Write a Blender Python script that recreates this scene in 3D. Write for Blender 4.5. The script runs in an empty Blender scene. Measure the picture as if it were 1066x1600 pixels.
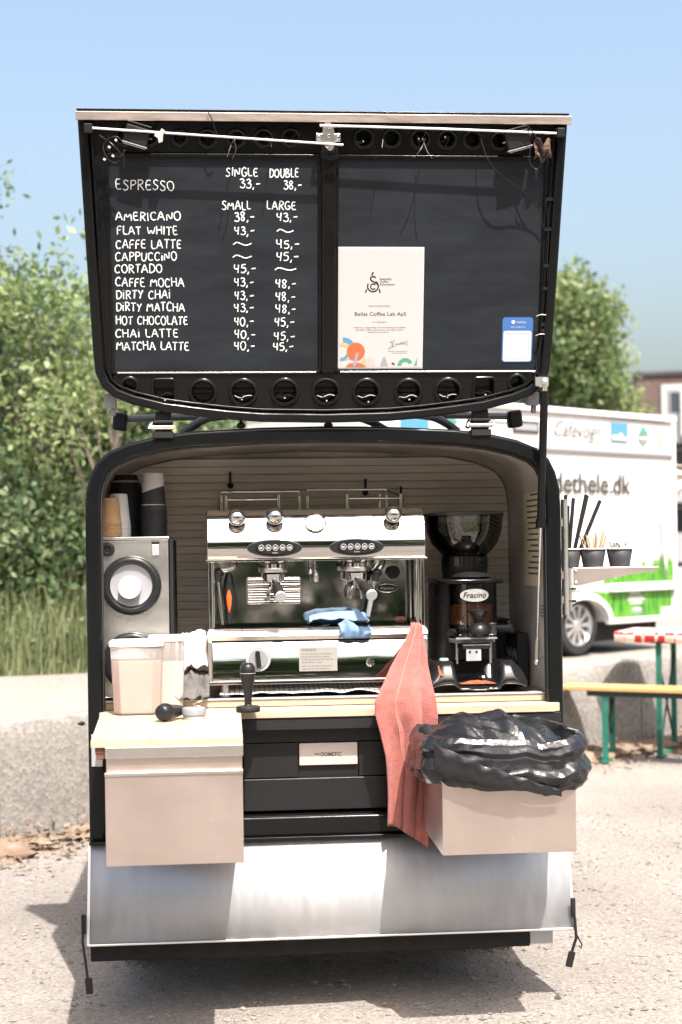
import bpy, bmesh, math, random
import numpy as np
from mathutils import Vector, Matrix, noise
random.seed(7); rng = np.random.default_rng(7)
scene = bpy.context.scene
COL = scene.collection

# ------------------------------------------------------------------ camera
YAW, ROLL = math.radians(4.5), math.radians(0.8)
CAM = Vector((-.298, -4.48, 1.42))
F = Vector((math.sin(YAW), math.cos(YAW), 0)); R0 = Vector((math.cos(YAW), -math.sin(YAW), 0)); U0 = Vector((0, 0, 1))
RV = R0*math.cos(ROLL) - U0*math.sin(ROLL); UV = U0*math.cos(ROLL) + R0*math.sin(ROLL)
cd = bpy.data.cameras.new('camera'); cam = bpy.data.objects.new('camera', cd); COL.objects.link(cam)
cam.matrix_world = Matrix(((RV.x, UV.x, -F.x, CAM.x), (RV.y, UV.y, -F.y, CAM.y), (RV.z, UV.z, -F.z, CAM.z), (0, 0, 0, 1)))
cd.sensor_fit = 'VERTICAL'; cd.sensor_height = 36; cd.sensor_width = 24; cd.lens = 50; cd.shift_y = 60/1600
cd.clip_end = 600; cd.clip_start = .05
cd.dof.use_dof = True; cd.dof.focus_distance = 4.5; cd.dof.aperture_fstop = 2.8
scene.camera = cam

# ------------------------------------------------------------------ sky, sun, exposure
SUN = Vector((.15, -.58, 1.0))
w = bpy.data.worlds.new('World'); scene.world = w; w.use_nodes = True
nt = w.node_tree; bg = nt.nodes['Background']
sky = nt.nodes.new('ShaderNodeTexSky'); sky.sky_type = 'NISHITA'; sky.sun_disc = False
sky.sun_elevation = math.atan2(1, math.hypot(SUN.x, SUN.y)); sky.sun_rotation = math.atan2(SUN.x, SUN.y)
sky.air_density = 1.4; sky.dust_density = 7.4; sky.ozone_density = 1.6
nt.links.new(sky.outputs[0], bg.inputs[0]); bg.inputs[1].default_value = .15
sl = bpy.data.lights.new('sun', 'SUN'); so = bpy.data.objects.new('sun', sl); COL.objects.link(so)
sl.energy = 4.9; sl.angle = math.radians(.53); sl.color = (1.0, .96, .91)
so.rotation_euler = SUN.to_track_quat('Z', 'Y').to_euler(); so.location = (2, -4, 9)
vs = scene.view_settings; vs.view_transform = 'Standard'; vs.look = 'None'; vs.exposure = 1.08; vs.gamma = 1; vs.use_curve_mapping = False

# ------------------------------------------------------------------ materials
MATS = {}
def mat(name, base, rough=.5, metal=0., var=0., vscale=8., vstretch=(1, 1, 1), bump=0., bscale=60., bstretch=(1, 1, 1), rvar=0., trans=0., ior=1.45, alpha=1., coat=0., spec=.5, base2=None, sheen=0., detail=5, contrast=(.35, .65)):
    m = bpy.data.materials.new(name); m.use_nodes = True; MATS[name] = m
    t = m.node_tree; N = t.nodes; Lk = t.links; p = N['Principled BSDF']
    p.inputs['Base Color'].default_value = (*base, 1); p.inputs['Roughness'].default_value = rough; p.inputs['Metallic'].default_value = metal
    p.inputs['Transmission Weight'].default_value = trans; p.inputs['IOR'].default_value = ior; p.inputs['Alpha'].default_value = alpha
    p.inputs['Coat Weight'].default_value = coat; p.inputs['Coat Roughness'].default_value = .04; p.inputs['Specular IOR Level'].default_value = spec
    p.inputs['Sheen Weight'].default_value = sheen
    if var or bump or rvar or base2:
        tc = N.new('ShaderNodeTexCoord'); mp = N.new('ShaderNodeMapping'); mp.inputs['Scale'].default_value = vstretch
        Lk.new(tc.outputs['Object'], mp.inputs[0])
        if var or rvar or base2:
            n = N.new('ShaderNodeTexNoise'); n.inputs['Scale'].default_value = vscale; n.inputs['Detail'].default_value = detail; n.inputs['Roughness'].default_value = .62
            Lk.new(mp.outputs[0], n.inputs['Vector'])
            mr = N.new('ShaderNodeMapRange'); mr.inputs['From Min'].default_value = contrast[0]; mr.inputs['From Max'].default_value = contrast[1]
            Lk.new(n.outputs['Fac'], mr.inputs['Value'])
            if var or base2:
                mx = N.new('ShaderNodeMix'); mx.data_type = 'RGBA'
                c2 = base2 if base2 else tuple(min(1, c*(1+var)) for c in base); c1 = base if base2 else tuple(c*(1-var) for c in base)
                mx.inputs[6].default_value = (*c1, 1); mx.inputs[7].default_value = (*c2, 1)
                Lk.new(mr.outputs[0], mx.inputs[0]); Lk.new(mx.outputs[2], p.inputs['Base Color'])
            if rvar:
                mr2 = N.new('ShaderNodeMapRange'); mr2.inputs['From Min'].default_value = .3; mr2.inputs['From Max'].default_value = .7
                mr2.inputs['To Min'].default_value = max(.02, rough-rvar); mr2.inputs['To Max'].default_value = min(1, rough+rvar)
                Lk.new(n.outputs['Fac'], mr2.inputs['Value']); Lk.new(mr2.outputs[0], p.inputs['Roughness'])
        if bump:
            mp2 = N.new('ShaderNodeMapping'); mp2.inputs['Scale'].default_value = bstretch; Lk.new(tc.outputs['Object'], mp2.inputs[0])
            n2 = N.new('ShaderNodeTexNoise'); n2.inputs['Scale'].default_value = bscale; n2.inputs['Detail'].default_value = 6; Lk.new(mp2.outputs[0], n2.inputs['Vector'])
            bp = N.new('ShaderNodeBump'); bp.inputs['Strength'].default_value = bump; bp.inputs['Distance'].default_value = .02
            Lk.new(n2.outputs['Fac'], bp.inputs['Height']); Lk.new(bp.outputs[0], p.inputs['Normal'])
    return m

BLACK = mat('black_gloss_paint', (.006, .0065, .007), .16, rvar=.09, vscale=7, spec=.22, bump=.02, bscale=25)
BLACK2 = mat('black_pressed_sheet', (.006, .006, .006), .24, spec=.22, rvar=.12, vscale=12, bump=.035, bscale=14)
BLKMAT = mat('black_matte', (.012, .012, .013), .6, spec=.3, rvar=.15, vscale=20)
BLKPL = mat('black_plastic', (.011, .011, .012), .34, spec=.4, rvar=.1, vscale=30)
RUBBER = mat('rubber', (.018, .018, .018), .75, var=.3, bump=.1, bscale=120)
CHROME = mat('chrome', (.55, .535, .52), .05, 1, rvar=.035, vscale=9, bump=.006, bscale=6)
STEEL = mat('brushed_steel', (.66, .64, .61), .3, 1, var=.03, vscale=5, vstretch=(1, 1, 2), rvar=.05)
STEELX = mat('brushed_steel_across', (.60, .505, .46), .36, .94, var=.05, vscale=4, vstretch=(1, 1, 1.6), detail=9, rvar=.05, bump=.004, bscale=200, bstretch=(.4, .4, 8))
def scuff(m, amt=.5, sc=55, st=(1, 1, 1), th=(.69, .74)):
    t = m.node_tree; N = t.nodes; Lk = t.links; p = N['Principled BSDF']; tc = N.new('ShaderNodeTexCoord'); mp = N.new('ShaderNodeMapping'); mp.inputs['Scale'].default_value = st; Lk.new(tc.outputs['Object'], mp.inputs[0])
    n = N.new('ShaderNodeTexNoise'); n.inputs['Scale'].default_value = sc; n.inputs['Detail'].default_value = 3; Lk.new(mp.outputs[0], n.inputs['Vector'])
    n2 = N.new('ShaderNodeTexNoise'); n2.inputs['Scale'].default_value = 4; n2.inputs['Detail'].default_value = 4; Lk.new(tc.outputs['Object'], n2.inputs['Vector'])
    r = N.new('ShaderNodeMapRange'); r.inputs[1].default_value = th[0]; r.inputs[2].default_value = th[1]; r.inputs[4].default_value = amt; Lk.new(n.outputs['Fac'], r.inputs[0])
    r2 = N.new('ShaderNodeMapRange'); r2.inputs[1].default_value = .48; r2.inputs[2].default_value = .62; Lk.new(n2.outputs['Fac'], r2.inputs[0])
    mu = N.new('ShaderNodeMath'); mu.operation = 'MULTIPLY'; Lk.new(r.outputs[0], mu.inputs[0]); Lk.new(r2.outputs[0], mu.inputs[1])
    src = p.inputs['Base Color'].links[0].from_socket; mx = N.new('ShaderNodeMix'); mx.data_type = 'RGBA'; Lk.new(mu.outputs[0], mx.inputs[0]); Lk.new(src, mx.inputs[6]); mx.inputs[7].default_value = (.8, .78, .76, 1); Lk.new(mx.outputs[2], p.inputs['Base Color'])
scuff(STEELX, .55, 60, (1, 1, 1.6))
ALU = mat('brushed_aluminium', (.44, .445, .462), .46, .5, var=.06, vscale=9, vstretch=(4, 1, .6), detail=9, rvar=.12, bump=.03, bscale=50, bstretch=(14, 1, .5))
scuff(ALU, .5, 40, (3, 1, .7))
ROD = mat('steel_rod', (.75, .74, .73), .16, 1, rvar=.06)
BOARD = mat('chalkboard', (.011, .013, .016), .7, spec=.15, base2=(.019, .022, .0265), vscale=5, vstretch=(1, 1, 4), bump=.02, bscale=200, contrast=(.32, .7))
CHALK = mat('chalk_paint', (.66, .66, .65), .85, var=.12, vscale=60)
WOOD = mat('beech_wood', (.39, .30, .205), .5, base2=(.44, .355, .26), vscale=5, vstretch=(1.2, 14, 14), bump=.05, bscale=30, bstretch=(1, 14, 14), rvar=.1)
WOODY = mat('beech_wood_lengthwise', (.385, .295, .20), .5, base2=(.435, .35, .255), vscale=5, vstretch=(14, 1.2, 14), bump=.05, bscale=30, bstretch=(14, 1, 14), rvar=.1)
REDWOOD = mat('red_brown_wood', (.13, .055, .035), .6, var=.35, vscale=12, vstretch=(2, 10, 10))
PLANKW = [mat('greyed_wall_board_%d' % i, c, .6, base2=tuple(x*.82 for x in c), vscale=4, vstretch=(1, 9, 14), bump=.05, bscale=18, bstretch=(1, 8, 12), rvar=.12) for i, c in enumerate([(.83, .74, .64), (.79, .705, .605), (.85, .76, .66)])]
LINER = mat('grey_liner', (.46, .42, .375), .55, var=.25, vscale=5, rvar=.15)
WHITE = mat('white_paint', (.52, .515, .50), .35, var=.03, vscale=1.5, rvar=.1)
TWHITE = mat('truck_white_paint', (.62, .61, .595), .32, var=.04, vscale=.8, rvar=.1)
PAPER = mat('paper', (.44, .41, .405), .6, var=.02, vscale=4)
INK = mat('dark_ink', (.012, .012, .02), .6)
INKGREY = mat('grey_ink', (.07, .066, .07), .6)
BLUEP = mat('blue_print', (.045, .13, .34), .4); TEALP = mat('teal_print', (.06, .25, .17), .6); ORANGEP = mat('orange_print', (.46, .10, .035), .6)
YELLOWP = mat('yellow_print', (.47, .33, .15), .6); SKYP = mat('light_blue_print', (.07, .22, .37), .6); PINKP = mat('pale_pink_print', (.42, .35, .345), .6); GREYP = mat('pale_grey_print', (.25, .245, .28), .6)
TRUCKINK = mat('truck_dark_print', (.05, .045, .04), .5); TRUCKORANGE = mat('truck_orange_print', (.72, .42, .27), .5)
TERRY = mat('salmon_towel', (.33, .10, .082), .95, var=.14, vscale=45, bump=.55, bscale=330, sheen=.25)
BLUECLOTH = mat('blue_cloth', (.17, .27, .42), .9, var=.12, vscale=30, bump=.25, bscale=300)
GREYCLOTH = mat('grey_cloth', (.10, .095, .09), .95, var=.3, vscale=20, bump=.3, bscale=220)
BAGP = mat('white_paper_bag', (.50, .47, .44), .7, var=.1, vscale=10, bump=.1, bscale=30)
COCOA = mat('cocoa_powder', (.38, .21, .155), .8, var=.08, vscale=12)
MILKP = mat('milk_powder', (.52, .45, .40), .8, var=.05, vscale=12)
TUBP = mat('clear_tub_plastic', (.90, .84, .80), .22, trans=.75, ior=1.18)
LIDP = mat('white_tub_lid', (.62, .59, .57), .4)
KRAFT = mat('kraft_paper', (.38, .235, .125), .8, var=.08, vscale=40)
CUPW = mat('white_cup_paper', (.52, .51, .495), .6, var=.03)
CUPB = mat('black_cup_paper', (.028, .026, .030), .6, var=.2, vscale=30)
STIR = mat('birch_stick', (.36, .25, .145), .7, base2=(.44, .33, .21), vscale=40, vstretch=(6, 6, 1))
SACHET = mat('sugar_sachet', (.70, .66, .60), .6, base2=(.10, .09, .09), vscale=85, detail=1, contrast=(.55, .62))
def glassmat(name, tint, rough=.03, opa=.18):
    m = bpy.data.materials.new(name); m.use_nodes = True; t = m.node_tree; N = t.nodes; Lk = t.links
    for n in list(N):
        if n.type != 'OUTPUT_MATERIAL': N.remove(n)
    out = [n for n in N if n.type == 'OUTPUT_MATERIAL'][0]
    tr = N.new('ShaderNodeBsdfTransparent'); tr.inputs[0].default_value = (*tint, 1)
    gl = N.new('ShaderNodeBsdfGlossy'); gl.inputs['Roughness'].default_value = rough
    fr = N.new('ShaderNodeFresnel'); fr.inputs[0].default_value = 1.5
    mr = N.new('ShaderNodeMath'); mr.operation = 'ADD'; mr.inputs[1].default_value = opa*.25; Lk.new(fr.outputs[0], mr.inputs[0])
    mx = N.new('ShaderNodeMixShader'); Lk.new(mr.outputs[0], mx.inputs[0]); Lk.new(tr.outputs[0], mx.inputs[1]); Lk.new(gl.outputs[0], mx.inputs[2]); Lk.new(mx.outputs[0], out.inputs[0])
    return m
ACRYL = glassmat('clear_acrylic', (.80, .79, .77))
WINDOW = mat('window_glass', (.04, .05, .06), .06, spec=.8)
COFFEE = mat('ground_coffee', (.24, .075, .03), .95, var=.4, vscale=90, bump=.5, bscale=160)
BADGE = mat('badge_enamel', (.60, .60, .58), .25, .6)
ORANGEPL = mat('orange_plastic', (.75, .10, .02), .35)
REDPL = mat('red_tray_plastic', (.50, .07, .03), .4)
GREENLEG = mat('green_painted_steel', (.015, .12, .085), .4, var=.25, vscale=10)
DARKLEG = mat('dark_green_painted_steel', (.015, .03, .028), .45)
BENCHW = mat('varnished_plank', (.42, .23, .085), .4, base2=(.50, .30, .13), vscale=4, vstretch=(1, 10, 10), rvar=.1)
GREENGLASS = mat('pale_green_plastic', (.25, .45, .30), .4)
NOTICE = mat('yellowed_notice', (.66, .56, .36), .7)
GREYPL = mat('grey_plastic', (.20, .20, .21), .5)
ALLOY = mat('alloy_wheel', (.62, .62, .63), .3, .85)
DARKRED = mat('fridge_label', (.58, .50, .46), .35, .35)

def ground_mat(name, c1, c2, c3, s=1., bmp=.5):
    m = bpy.data.materials.new(name); m.use_nodes = True; t = m.node_tree; N = t.nodes; Lk = t.links; p = N['Principled BSDF']
    tc = N.new('ShaderNodeTexCoord')
    n1 = N.new('ShaderNodeTexNoise'); n1.inputs['Scale'].default_value = 1.1*s; n1.inputs['Detail'].default_value = 8
    n2 = N.new('ShaderNodeTexNoise'); n2.inputs['Scale'].default_value = 75*s; n2.inputs['Detail'].default_value = 8; n2.inputs['Roughness'].default_value = .75
    v = N.new('ShaderNodeTexVoronoi'); v.inputs['Scale'].default_value = 95*s
    for n in (n1, n2, v): Lk.new(tc.outputs['Object'], n.inputs['Vector'])
    r1 = N.new('ShaderNodeMapRange'); r1.inputs[1].default_value = .36; r1.inputs[2].default_value = .66; Lk.new(n1.outputs['Fac'], r1.inputs[0])
    a = N.new('ShaderNodeMix'); a.data_type = 'RGBA'; a.inputs[6].default_value = (*c1, 1); a.inputs[7].default_value = (*c2, 1); Lk.new(r1.outputs[0], a.inputs[0])
    r2 = N.new('ShaderNodeMapRange'); r2.inputs[1].default_value = .52; r2.inputs[2].default_value = .72; Lk.new(n2.outputs['Fac'], r2.inputs[0])
    b = N.new('ShaderNodeMix'); b.data_type = 'RGBA'; b.inputs[7].default_value = (*c3, 1); Lk.new(a.outputs[2], b.inputs[6]); Lk.new(r2.outputs[0], b.inputs[0])
    # individual lighter and darker grains
    hs = N.new('ShaderNodeMapRange'); hs.inputs[1].default_value = 0; hs.inputs[2].default_value = 1; hs.inputs[3].default_value = .78; hs.inputs[4].default_value = 1.2
    sx = N.new('ShaderNodeSeparateColor'); Lk.new(v.outputs['Color'], sx.inputs[0]); Lk.new(sx.outputs[0], hs.inputs[0])
    mu = N.new('ShaderNodeMix'); mu.data_type = 'RGBA'; mu.blend_type = 'MULTIPLY'; mu.inputs[0].default_value = 1; Lk.new(b.outputs[2], mu.inputs[6]); Lk.new(hs.outputs[0], mu.inputs[7])
    Lk.new(mu.outputs[2], p.inputs['Base Color']); p.inputs['Roughness'].default_value = .95
    ad = N.new('ShaderNodeMath'); ad.operation = 'ADD'; Lk.new(n2.outputs['Fac'], ad.inputs[0]); Lk.new(v.outputs['Distance'], ad.inputs[1])
    bp = N.new('ShaderNodeBump'); bp.inputs['Strength'].default_value = bmp; bp.inputs['Distance'].default_value = .012; Lk.new(ad.outputs[0], bp.inputs['Height']); Lk.new(bp.outputs[0], p.inputs['Normal'])
    return m
SAND = ground_mat('sandy_gravel', (.195, .172, .15), (.25, .222, .197), (.14, .123, .107))
FIELD = ground_mat('pale_gravel', (.225, .20, .176), (.25, .226, .20), (.19, .17, .15), .7)
CONC = ground_mat('weathered_concrete', (.20, .182, .163), (.25, .232, .214), (.16, .146, .132), .55, .22)
STONE = mat('pebble_stone', (.27, .24, .21), .9, base2=(.15, .135, .12), vscale=3)
LITTER = mat('dry_leaf_litter', (.15, .095, .062), .9, base2=(.24, .185, .135), vscale=9)

def leaf_mat(name, c1, c2, tr=.4):
    m = bpy.data.materials.new(name); m.use_nodes = True; t = m.node_tree; N = t.nodes; Lk = t.links
    p = N['Principled BSDF']; out = [n for n in N if n.type == 'OUTPUT_MATERIAL'][0]
    at = N.new('ShaderNodeAttribute'); at.attribute_name = 'tint'
    mx = N.new('ShaderNodeMix'); mx.data_type = 'RGBA'; mx.inputs[6].default_value = (*c1, 1); mx.inputs[7].default_value = (*c2, 1); Lk.new(at.outputs['Fac'], mx.inputs[0])
    Lk.new(mx.outputs[2], p.inputs['Base Color']); p.inputs['Roughness'].default_value = .5
    tl = N.new('ShaderNodeBsdfTranslucent'); Lk.new(mx.outputs[2], tl.inputs[0])
    ms = N.new('ShaderNodeMixShader'); ms.inputs[0].default_value = tr; Lk.new(p.outputs[0], ms.inputs[1]); Lk.new(tl.outputs[0], ms.inputs[2]); Lk.new(ms.outputs[0], out.inputs[0])
    return m
LEAF_A = leaf_mat('leaf_fresh', (.075, .13, .045), (.36, .42, .19), .5)
LEAF_B = leaf_mat('leaf_deep', (.045, .095, .04), (.23, .30, .135), .5)
LEAF_C = leaf_mat('leaf_grey_green', (.075, .125, .06), (.30, .35, .19), .5)
WEED = leaf_mat('weed_stem', (.085, .13, .05), (.30, .31, .16), .4)
BARK = mat('bark', (.13, .10, .075), .9, base2=(.25, .21, .17), vscale=8, vstretch=(4, 4, 1), bump=.4, bscale=40)

# ------------------------------------------------------------------ mesh helpers
def worigin(o):
    v = Vector((0, 0, 0))
    while o is not None: v = v + o.location; o = o.parent
    return v
def tag(o, label=None, cat=None, group=None, kind=None):
    if label: o['label'] = label
    if cat: o['category'] = cat
    if group: o['group'] = group
    if kind: o['kind'] = kind
    return o
def thing(name, loc, label, cat, group=None):
    o = bpy.data.objects.new(name, None); o.empty_display_size = .05; COL.objects.link(o); o.location = loc
    return tag(o, label, cat, group)
class MB:
    def __init__(s, fn=None): s.v = []; s.f = []; s.fn = fn
    def add(s, vs, fs):
        b = len(s.v); s.v += [Vector(v) for v in vs]; s.f += [[b+i for i in f] for f in fs]; return s
    def bx(s, x0, x1, y0, y1, z0, z1):
        return s.add([(x, y, z) for z in (z0, z1) for y in (y0, y1) for x in (x0, x1)], [(0, 2, 3, 1), (4, 5, 7, 6), (0, 1, 5, 4), (2, 6, 7, 3), (0, 4, 6, 2), (1, 3, 7, 5)])
    def box(s, c, size, rot=None):
        h = Vector(size)*.5; b = len(s.v); s.bx(-h.x, h.x, -h.y, h.y, -h.z, h.z)
        for i in range(b, len(s.v)): s.v[i] = (rot @ s.v[i] if rot else s.v[i]) + Vector(c)
        return s
    def lathe(s, prof, o=(0, 0, 0), ax=(0, 0, 1), n=28, sx=1, sy=1, cap=True):
        o = Vector(o); a = Vector(ax).normalized(); q = Vector((0, 0, 1)).rotation_difference(a); vs = []; fs = []; m = len(prof)
        for r, z in prof:
            for k in range(n):
                t = 2*math.pi*k/n; vs.append(o + q @ Vector((r*math.cos(t)*sx, r*math.sin(t)*sy, z)))
        for i in range(m-1):
            for k in range(n): fs.append((i*n+k, i*n+(k+1) % n, (i+1)*n+(k+1) % n, (i+1)*n+k))
        if cap: fs.append(list(range(n))[::-1]); fs.append([(m-1)*n+k for k in range(n)])
        return s.add(vs, fs)
    def cyl(s, p0, p1, r0, r1=None, n=16):
        p0 = Vector(p0); p1 = Vector(p1); r1 = r0 if r1 is None else r1
        return s.lathe([(r0, 0), (r1, (p1-p0).length)], p0, p1-p0, n)
    def sphere(s, c, r, n=20, sz=1, ax=(0, 0, 1)):
        return s.lathe([(max(1e-4, r*math.sin(math.pi*i/12)), -r*sz*math.cos(math.pi*i/12)) for i in range(13)], c, ax, n)
    def torus(s, c, R, r, ax=(0, 0, 1), n=32, m=8):
        return s.tube([Vector(c) + Vector((0, 0, 1)).rotation_difference(Vector(ax)) @ Vector((R*math.cos(2*math.pi*k/n), R*math.sin(2*math.pi*k/n), 0)) for k in range(n)], r, m, True)
    def tube(s, pts, r, n=8, closed=False):
        pts = [Vector(p) for p in pts]; m = len(pts); rr = r if isinstance(r, (list, tuple)) else [r]*m
        tang = []
        for i in range(m):
            a = pts[(i-1) % m] if (closed or i > 0) else pts[0]; b = pts[(i+1) % m] if (closed or i < m-1) else pts[-1]
            d = b-a; tang.append(d.normalized() if d.length > 1e-9 else Vector((0, 0, 1)))
        u = tang[0].orthogonal().normalized(); vs = []; fs = []
        for i in range(m):
            u = (u - tang[i]*u.dot(tang[i])).normalized(); v = tang[i].cross(u)
            for k in range(n):
                t = 2*math.pi*k/n; vs.append(pts[i] + (u*math.cos(t) + v*math.sin(t))*rr[i])
        for i in range(m if closed else m-1):
            j = (i+1) % m
            off = 0
            if closed and j == 0:
                off = min(range(n), key=lambda q: (vs[i*n]-vs[q]).length)
            for k in range(n): fs.append((i*n+k, i*n+(k+1) % n, j*n+(k+1+off) % n, j*n+(k+off) % n))
        if not closed: fs.append(list(range(n))[::-1]); fs.append([(m-1)*n+k for k in range(n)])
        return s.add(vs, fs)
    def prism(s, poly, w0, w1, fn):
        n = len(poly)
        return s.add([fn(a, b, w0) for a, b in poly] + [fn(a, b, w1) for a, b in poly], [list(range(n))[::-1], list(range(n, 2*n))] + [(i, (i+1) % n, n+(i+1) % n, n+i) for i in range(n)])
    def loop(s, outer, inner, w0, w1, fn, closed=True):
        n = len(outer); vs = [fn(*outer[i], w0) for i in range(n)] + [fn(*inner[i], w0) for i in range(n)] + [fn(*outer[i], w1) for i in range(n)] + [fn(*inner[i], w1) for i in range(n)]
        fs = []
        for i in range(n if closed else n-1):
            j = (i+1) % n
            fs += [(i, j, n+j, n+i), (2*n+i, 3*n+i, 3*n+j, 2*n+j), (i, 2*n+i, 2*n+j, j), (n+i, n+j, 3*n+j, 3*n+i)]
        if not closed: fs += [(0, n, 3*n, 2*n), (n-1, 3*n-1, 4*n-1, 2*n-1)]
        return s.add(vs, fs)
    def grid(s, nu, nv, fn):
        vs = [fn(i/(nu-1), j/(nv-1)) for j in range(nv) for i in range(nu)]
        return s.add(vs, [(j*nu+i, j*nu+i+1, (j+1)*nu+i+1, (j+1)*nu+i) for j in range(nv-1) for i in range(nu-1)])
    def ribbon(s, pts, wd, fn, h=.0006):
        # flat painted stroke (2-D points) with slightly varying width
        m = len(pts); L_, R_ = [], []
        for i in range(m):
            a = pts[max(0, i-1)]; b = pts[min(m-1, i+1)]; dx, dy = b[0]-a[0], b[1]-a[1]; l = math.hypot(dx, dy) or 1
            ww = wd*.5*(1 + .22*math.sin(i*1.9 + pts[0][0]*90)); L_.append((pts[i][0]-dy/l*ww, pts[i][1]+dx/l*ww)); R_.append((pts[i][0]+dy/l*ww, pts[i][1]-dx/l*ww))
        return s.add([fn(*p, h) for p in L_] + [fn(*p, h) for p in R_], [(i, i+1, m+i+1, m+i) for i in range(m-1)])
    def build(s, name, m, parent=None, bevel=0, smooth=38, seg=2, solid=0, sub=0, recalc=True):
        me = bpy.data.meshes.new(name); o0 = worigin(parent)
        vv = [Vector(s.fn(*v)) if s.fn else v for v in s.v]
        me.from_pydata([v-o0 for v in vv], [], s.f)
        if recalc:
            bm = bmesh.new(); bm.from_mesh(me); bmesh.ops.recalc_face_normals(bm, faces=bm.faces); bm.to_mesh(me); bm.free()
        me.polygons.foreach_set('use_smooth', [True]*len(me.polygons)); me.set_sharp_from_angle(angle=math.radians(smooth))
        me.materials.append(m); o = bpy.data.objects.new(name, me); COL.objects.link(o)
        if parent: o.parent = parent
        if solid: md = o.modifiers.new('thickness', 'SOLIDIFY'); md.thickness = solid; md.offset = 0
        if bevel: md = o.modifiers.new('bevel', 'BEVEL'); md.width = bevel; md.segments = seg; md.limit_method = 'ANGLE'; md.angle_limit = math.radians(35); md.harden_normals = True
        if sub: md = o.modifiers.new('sub', 'SUBSURF'); md.levels = sub; md.render_levels = sub
        return o
def single(mb, name, m, loc, label, cat, group=None, **k):
    """one-mesh thing with its origin at loc"""
    o0 = Vector(loc); mb.v = [v-o0 for v in mb.v]; o = mb.build(name, m, None, **k); o.location = o0
    return tag(o, label, cat, group)
def text(name, body, m, parent, fn, u, v, width=None, size=.03, bold=0., shear=0., align='LEFT', h=.0006):
    cu = bpy.data.curves.new(name, 'FONT'); cu.body = body; cu.size = 1; cu.shear = shear; cu.offset = bold; cu.resolution_u = 4
    ob = bpy.data.objects.new(name+'_tmp', cu); COL.objects.link(ob)
    dg = bpy.context.evaluated_depsgraph_get(); dg.update(); me = bpy.data.meshes.new_from_object(ob.evaluated_get(dg))
    xs = [q.co.x for q in me.vertices]; x0, x1 = min(xs), max(xs); sx = width/(x1-x0) if width else size; sy = size
    ax = {'LEFT': 0, 'CENTER': .5, 'RIGHT': 1}[align]; o0 = worigin(parent)
    for q in me.vertices: q.co = Vector(fn(u + (q.co.x-x0-(x1-x0)*ax)*sx, v + q.co.y*sy, h)) - o0
    me.materials.clear(); me.materials.append(m); bpy.data.objects.remove(ob); bpy.data.curves.remove(cu)
    o = bpy.data.objects.new(name, me); COL.objects.link(o); o.parent = parent
    return o
def copy_tree(o, parent=None):
    c = o.copy(); COL.objects.link(c); c.parent = parent
    for ch in list(o.children): copy_tree(ch, c)
    return c
def smooth2(pts, it=2):
    for _ in range(it):
        q = [pts[0]]
        for a, b in zip(pts, pts[1:]): q += [tuple(.75*x+.25*y for x, y in zip(a, b)), tuple(.25*x+.75*y for x, y in zip(a, b))]
        pts = q+[pts[-1]]
    return pts
def offset_in(pts, d, closed=False):
    out = []; n = len(pts)
    for i in range(n):
        a = pts[(i-1) % n] if closed else pts[max(0, i-1)]; b = pts[(i+1) % n] if closed else pts[min(n-1, i+1)]
        dx, dy = b[0]-a[0], b[1]-a[1]; l = math.hypot(dx, dy); out.append((pts[i][0]+dy/l*d, pts[i][1]-dx/l*d))
    return out
def rect(u0, u1, v0, v1): return [(u0, v0), (u1, v0), (u1, v1), (u0, v1)]
def ellipse(cu, cv, a, b, n=32, rot=0): return [(cu+a*math.cos(2*math.pi*k/n)*math.cos(rot)-b*math.sin(2*math.pi*k/n)*math.sin(rot), cv+a*math.cos(2*math.pi*k/n)*math.sin(rot)+b*math.sin(2*math.pi*k/n)*math.cos(rot)) for k in range(n)]
def rrect(u0, u1, v0, v1, r, n=5):
    P = []
    for cx, cy, a0 in ((u1-r, v1-r, 0), (u0+r, v1-r, 90), (u0+r, v0+r, 180), (u1-r, v0+r, 270)):
        for k in range(n+1): t = math.radians(a0+90*k/n); P.append((cx+r*math.cos(t), cy+r*math.sin(t)))
    return P
def quick_mesh(name, V, faces_n, m, parent=None, tint=None):
    """fast mesh of separate n-gons; V is (k*n,3)"""
    me = bpy.data.meshes.new(name); nv = len(V); k = nv//faces_n
    me.vertices.add(nv); me.vertices.foreach_set('co', np.asarray(V, dtype=np.float32).ravel())
    me.loops.add(nv); me.loops.foreach_set('vertex_index', np.arange(nv, dtype=np.int32))
    me.polygons.add(k); me.polygons.foreach_set('loop_start', np.arange(0, nv, faces_n, dtype=np.int32))
    me.update(calc_edges=True)
    if tint is not None:
        a = me.attributes.new('tint', 'FLOAT', 'POINT'); a.data.foreach_set('value', np.repeat(tint, faces_n).astype(np.float32))
    me.materials.append(m); o = bpy.data.objects.new(name, me); COL.objects.link(o)
    if parent: o.parent = parent
    return o

# ================================================================== THE SETTING
def wall_y(x): return 2.65 + (x+1.3)*.73
UG = .57
g = MB()
def gz(x, y):
    z = .018*noise.noise((x*.9, y*.9, 0)) + .006*noise.noise((x*4, y*4, 3))
    return z*min(1, max(0, (14-math.hypot(x, y))/6)) - .01
xs = [-300, -80, -30, -14] + [-8+i*.14 for i in range(115)] + [14, 30, 80, 300]; ys = [-300, -80, -30, -14] + [-8+i*.14 for i in range(115)] + [14, 30, 80, 300]
nx = len(xs); g.add([(x, y, gz(x, y)) for y in ys for x in xs], [(j*nx+i, j*nx+i+1, (j+1)*nx+i+1, (j+1)*nx+i) for j in range(len(ys)-1) for i in range(nx-1)])
tag(g.build('ground', SAND, recalc=False), kind='structure')
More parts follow.
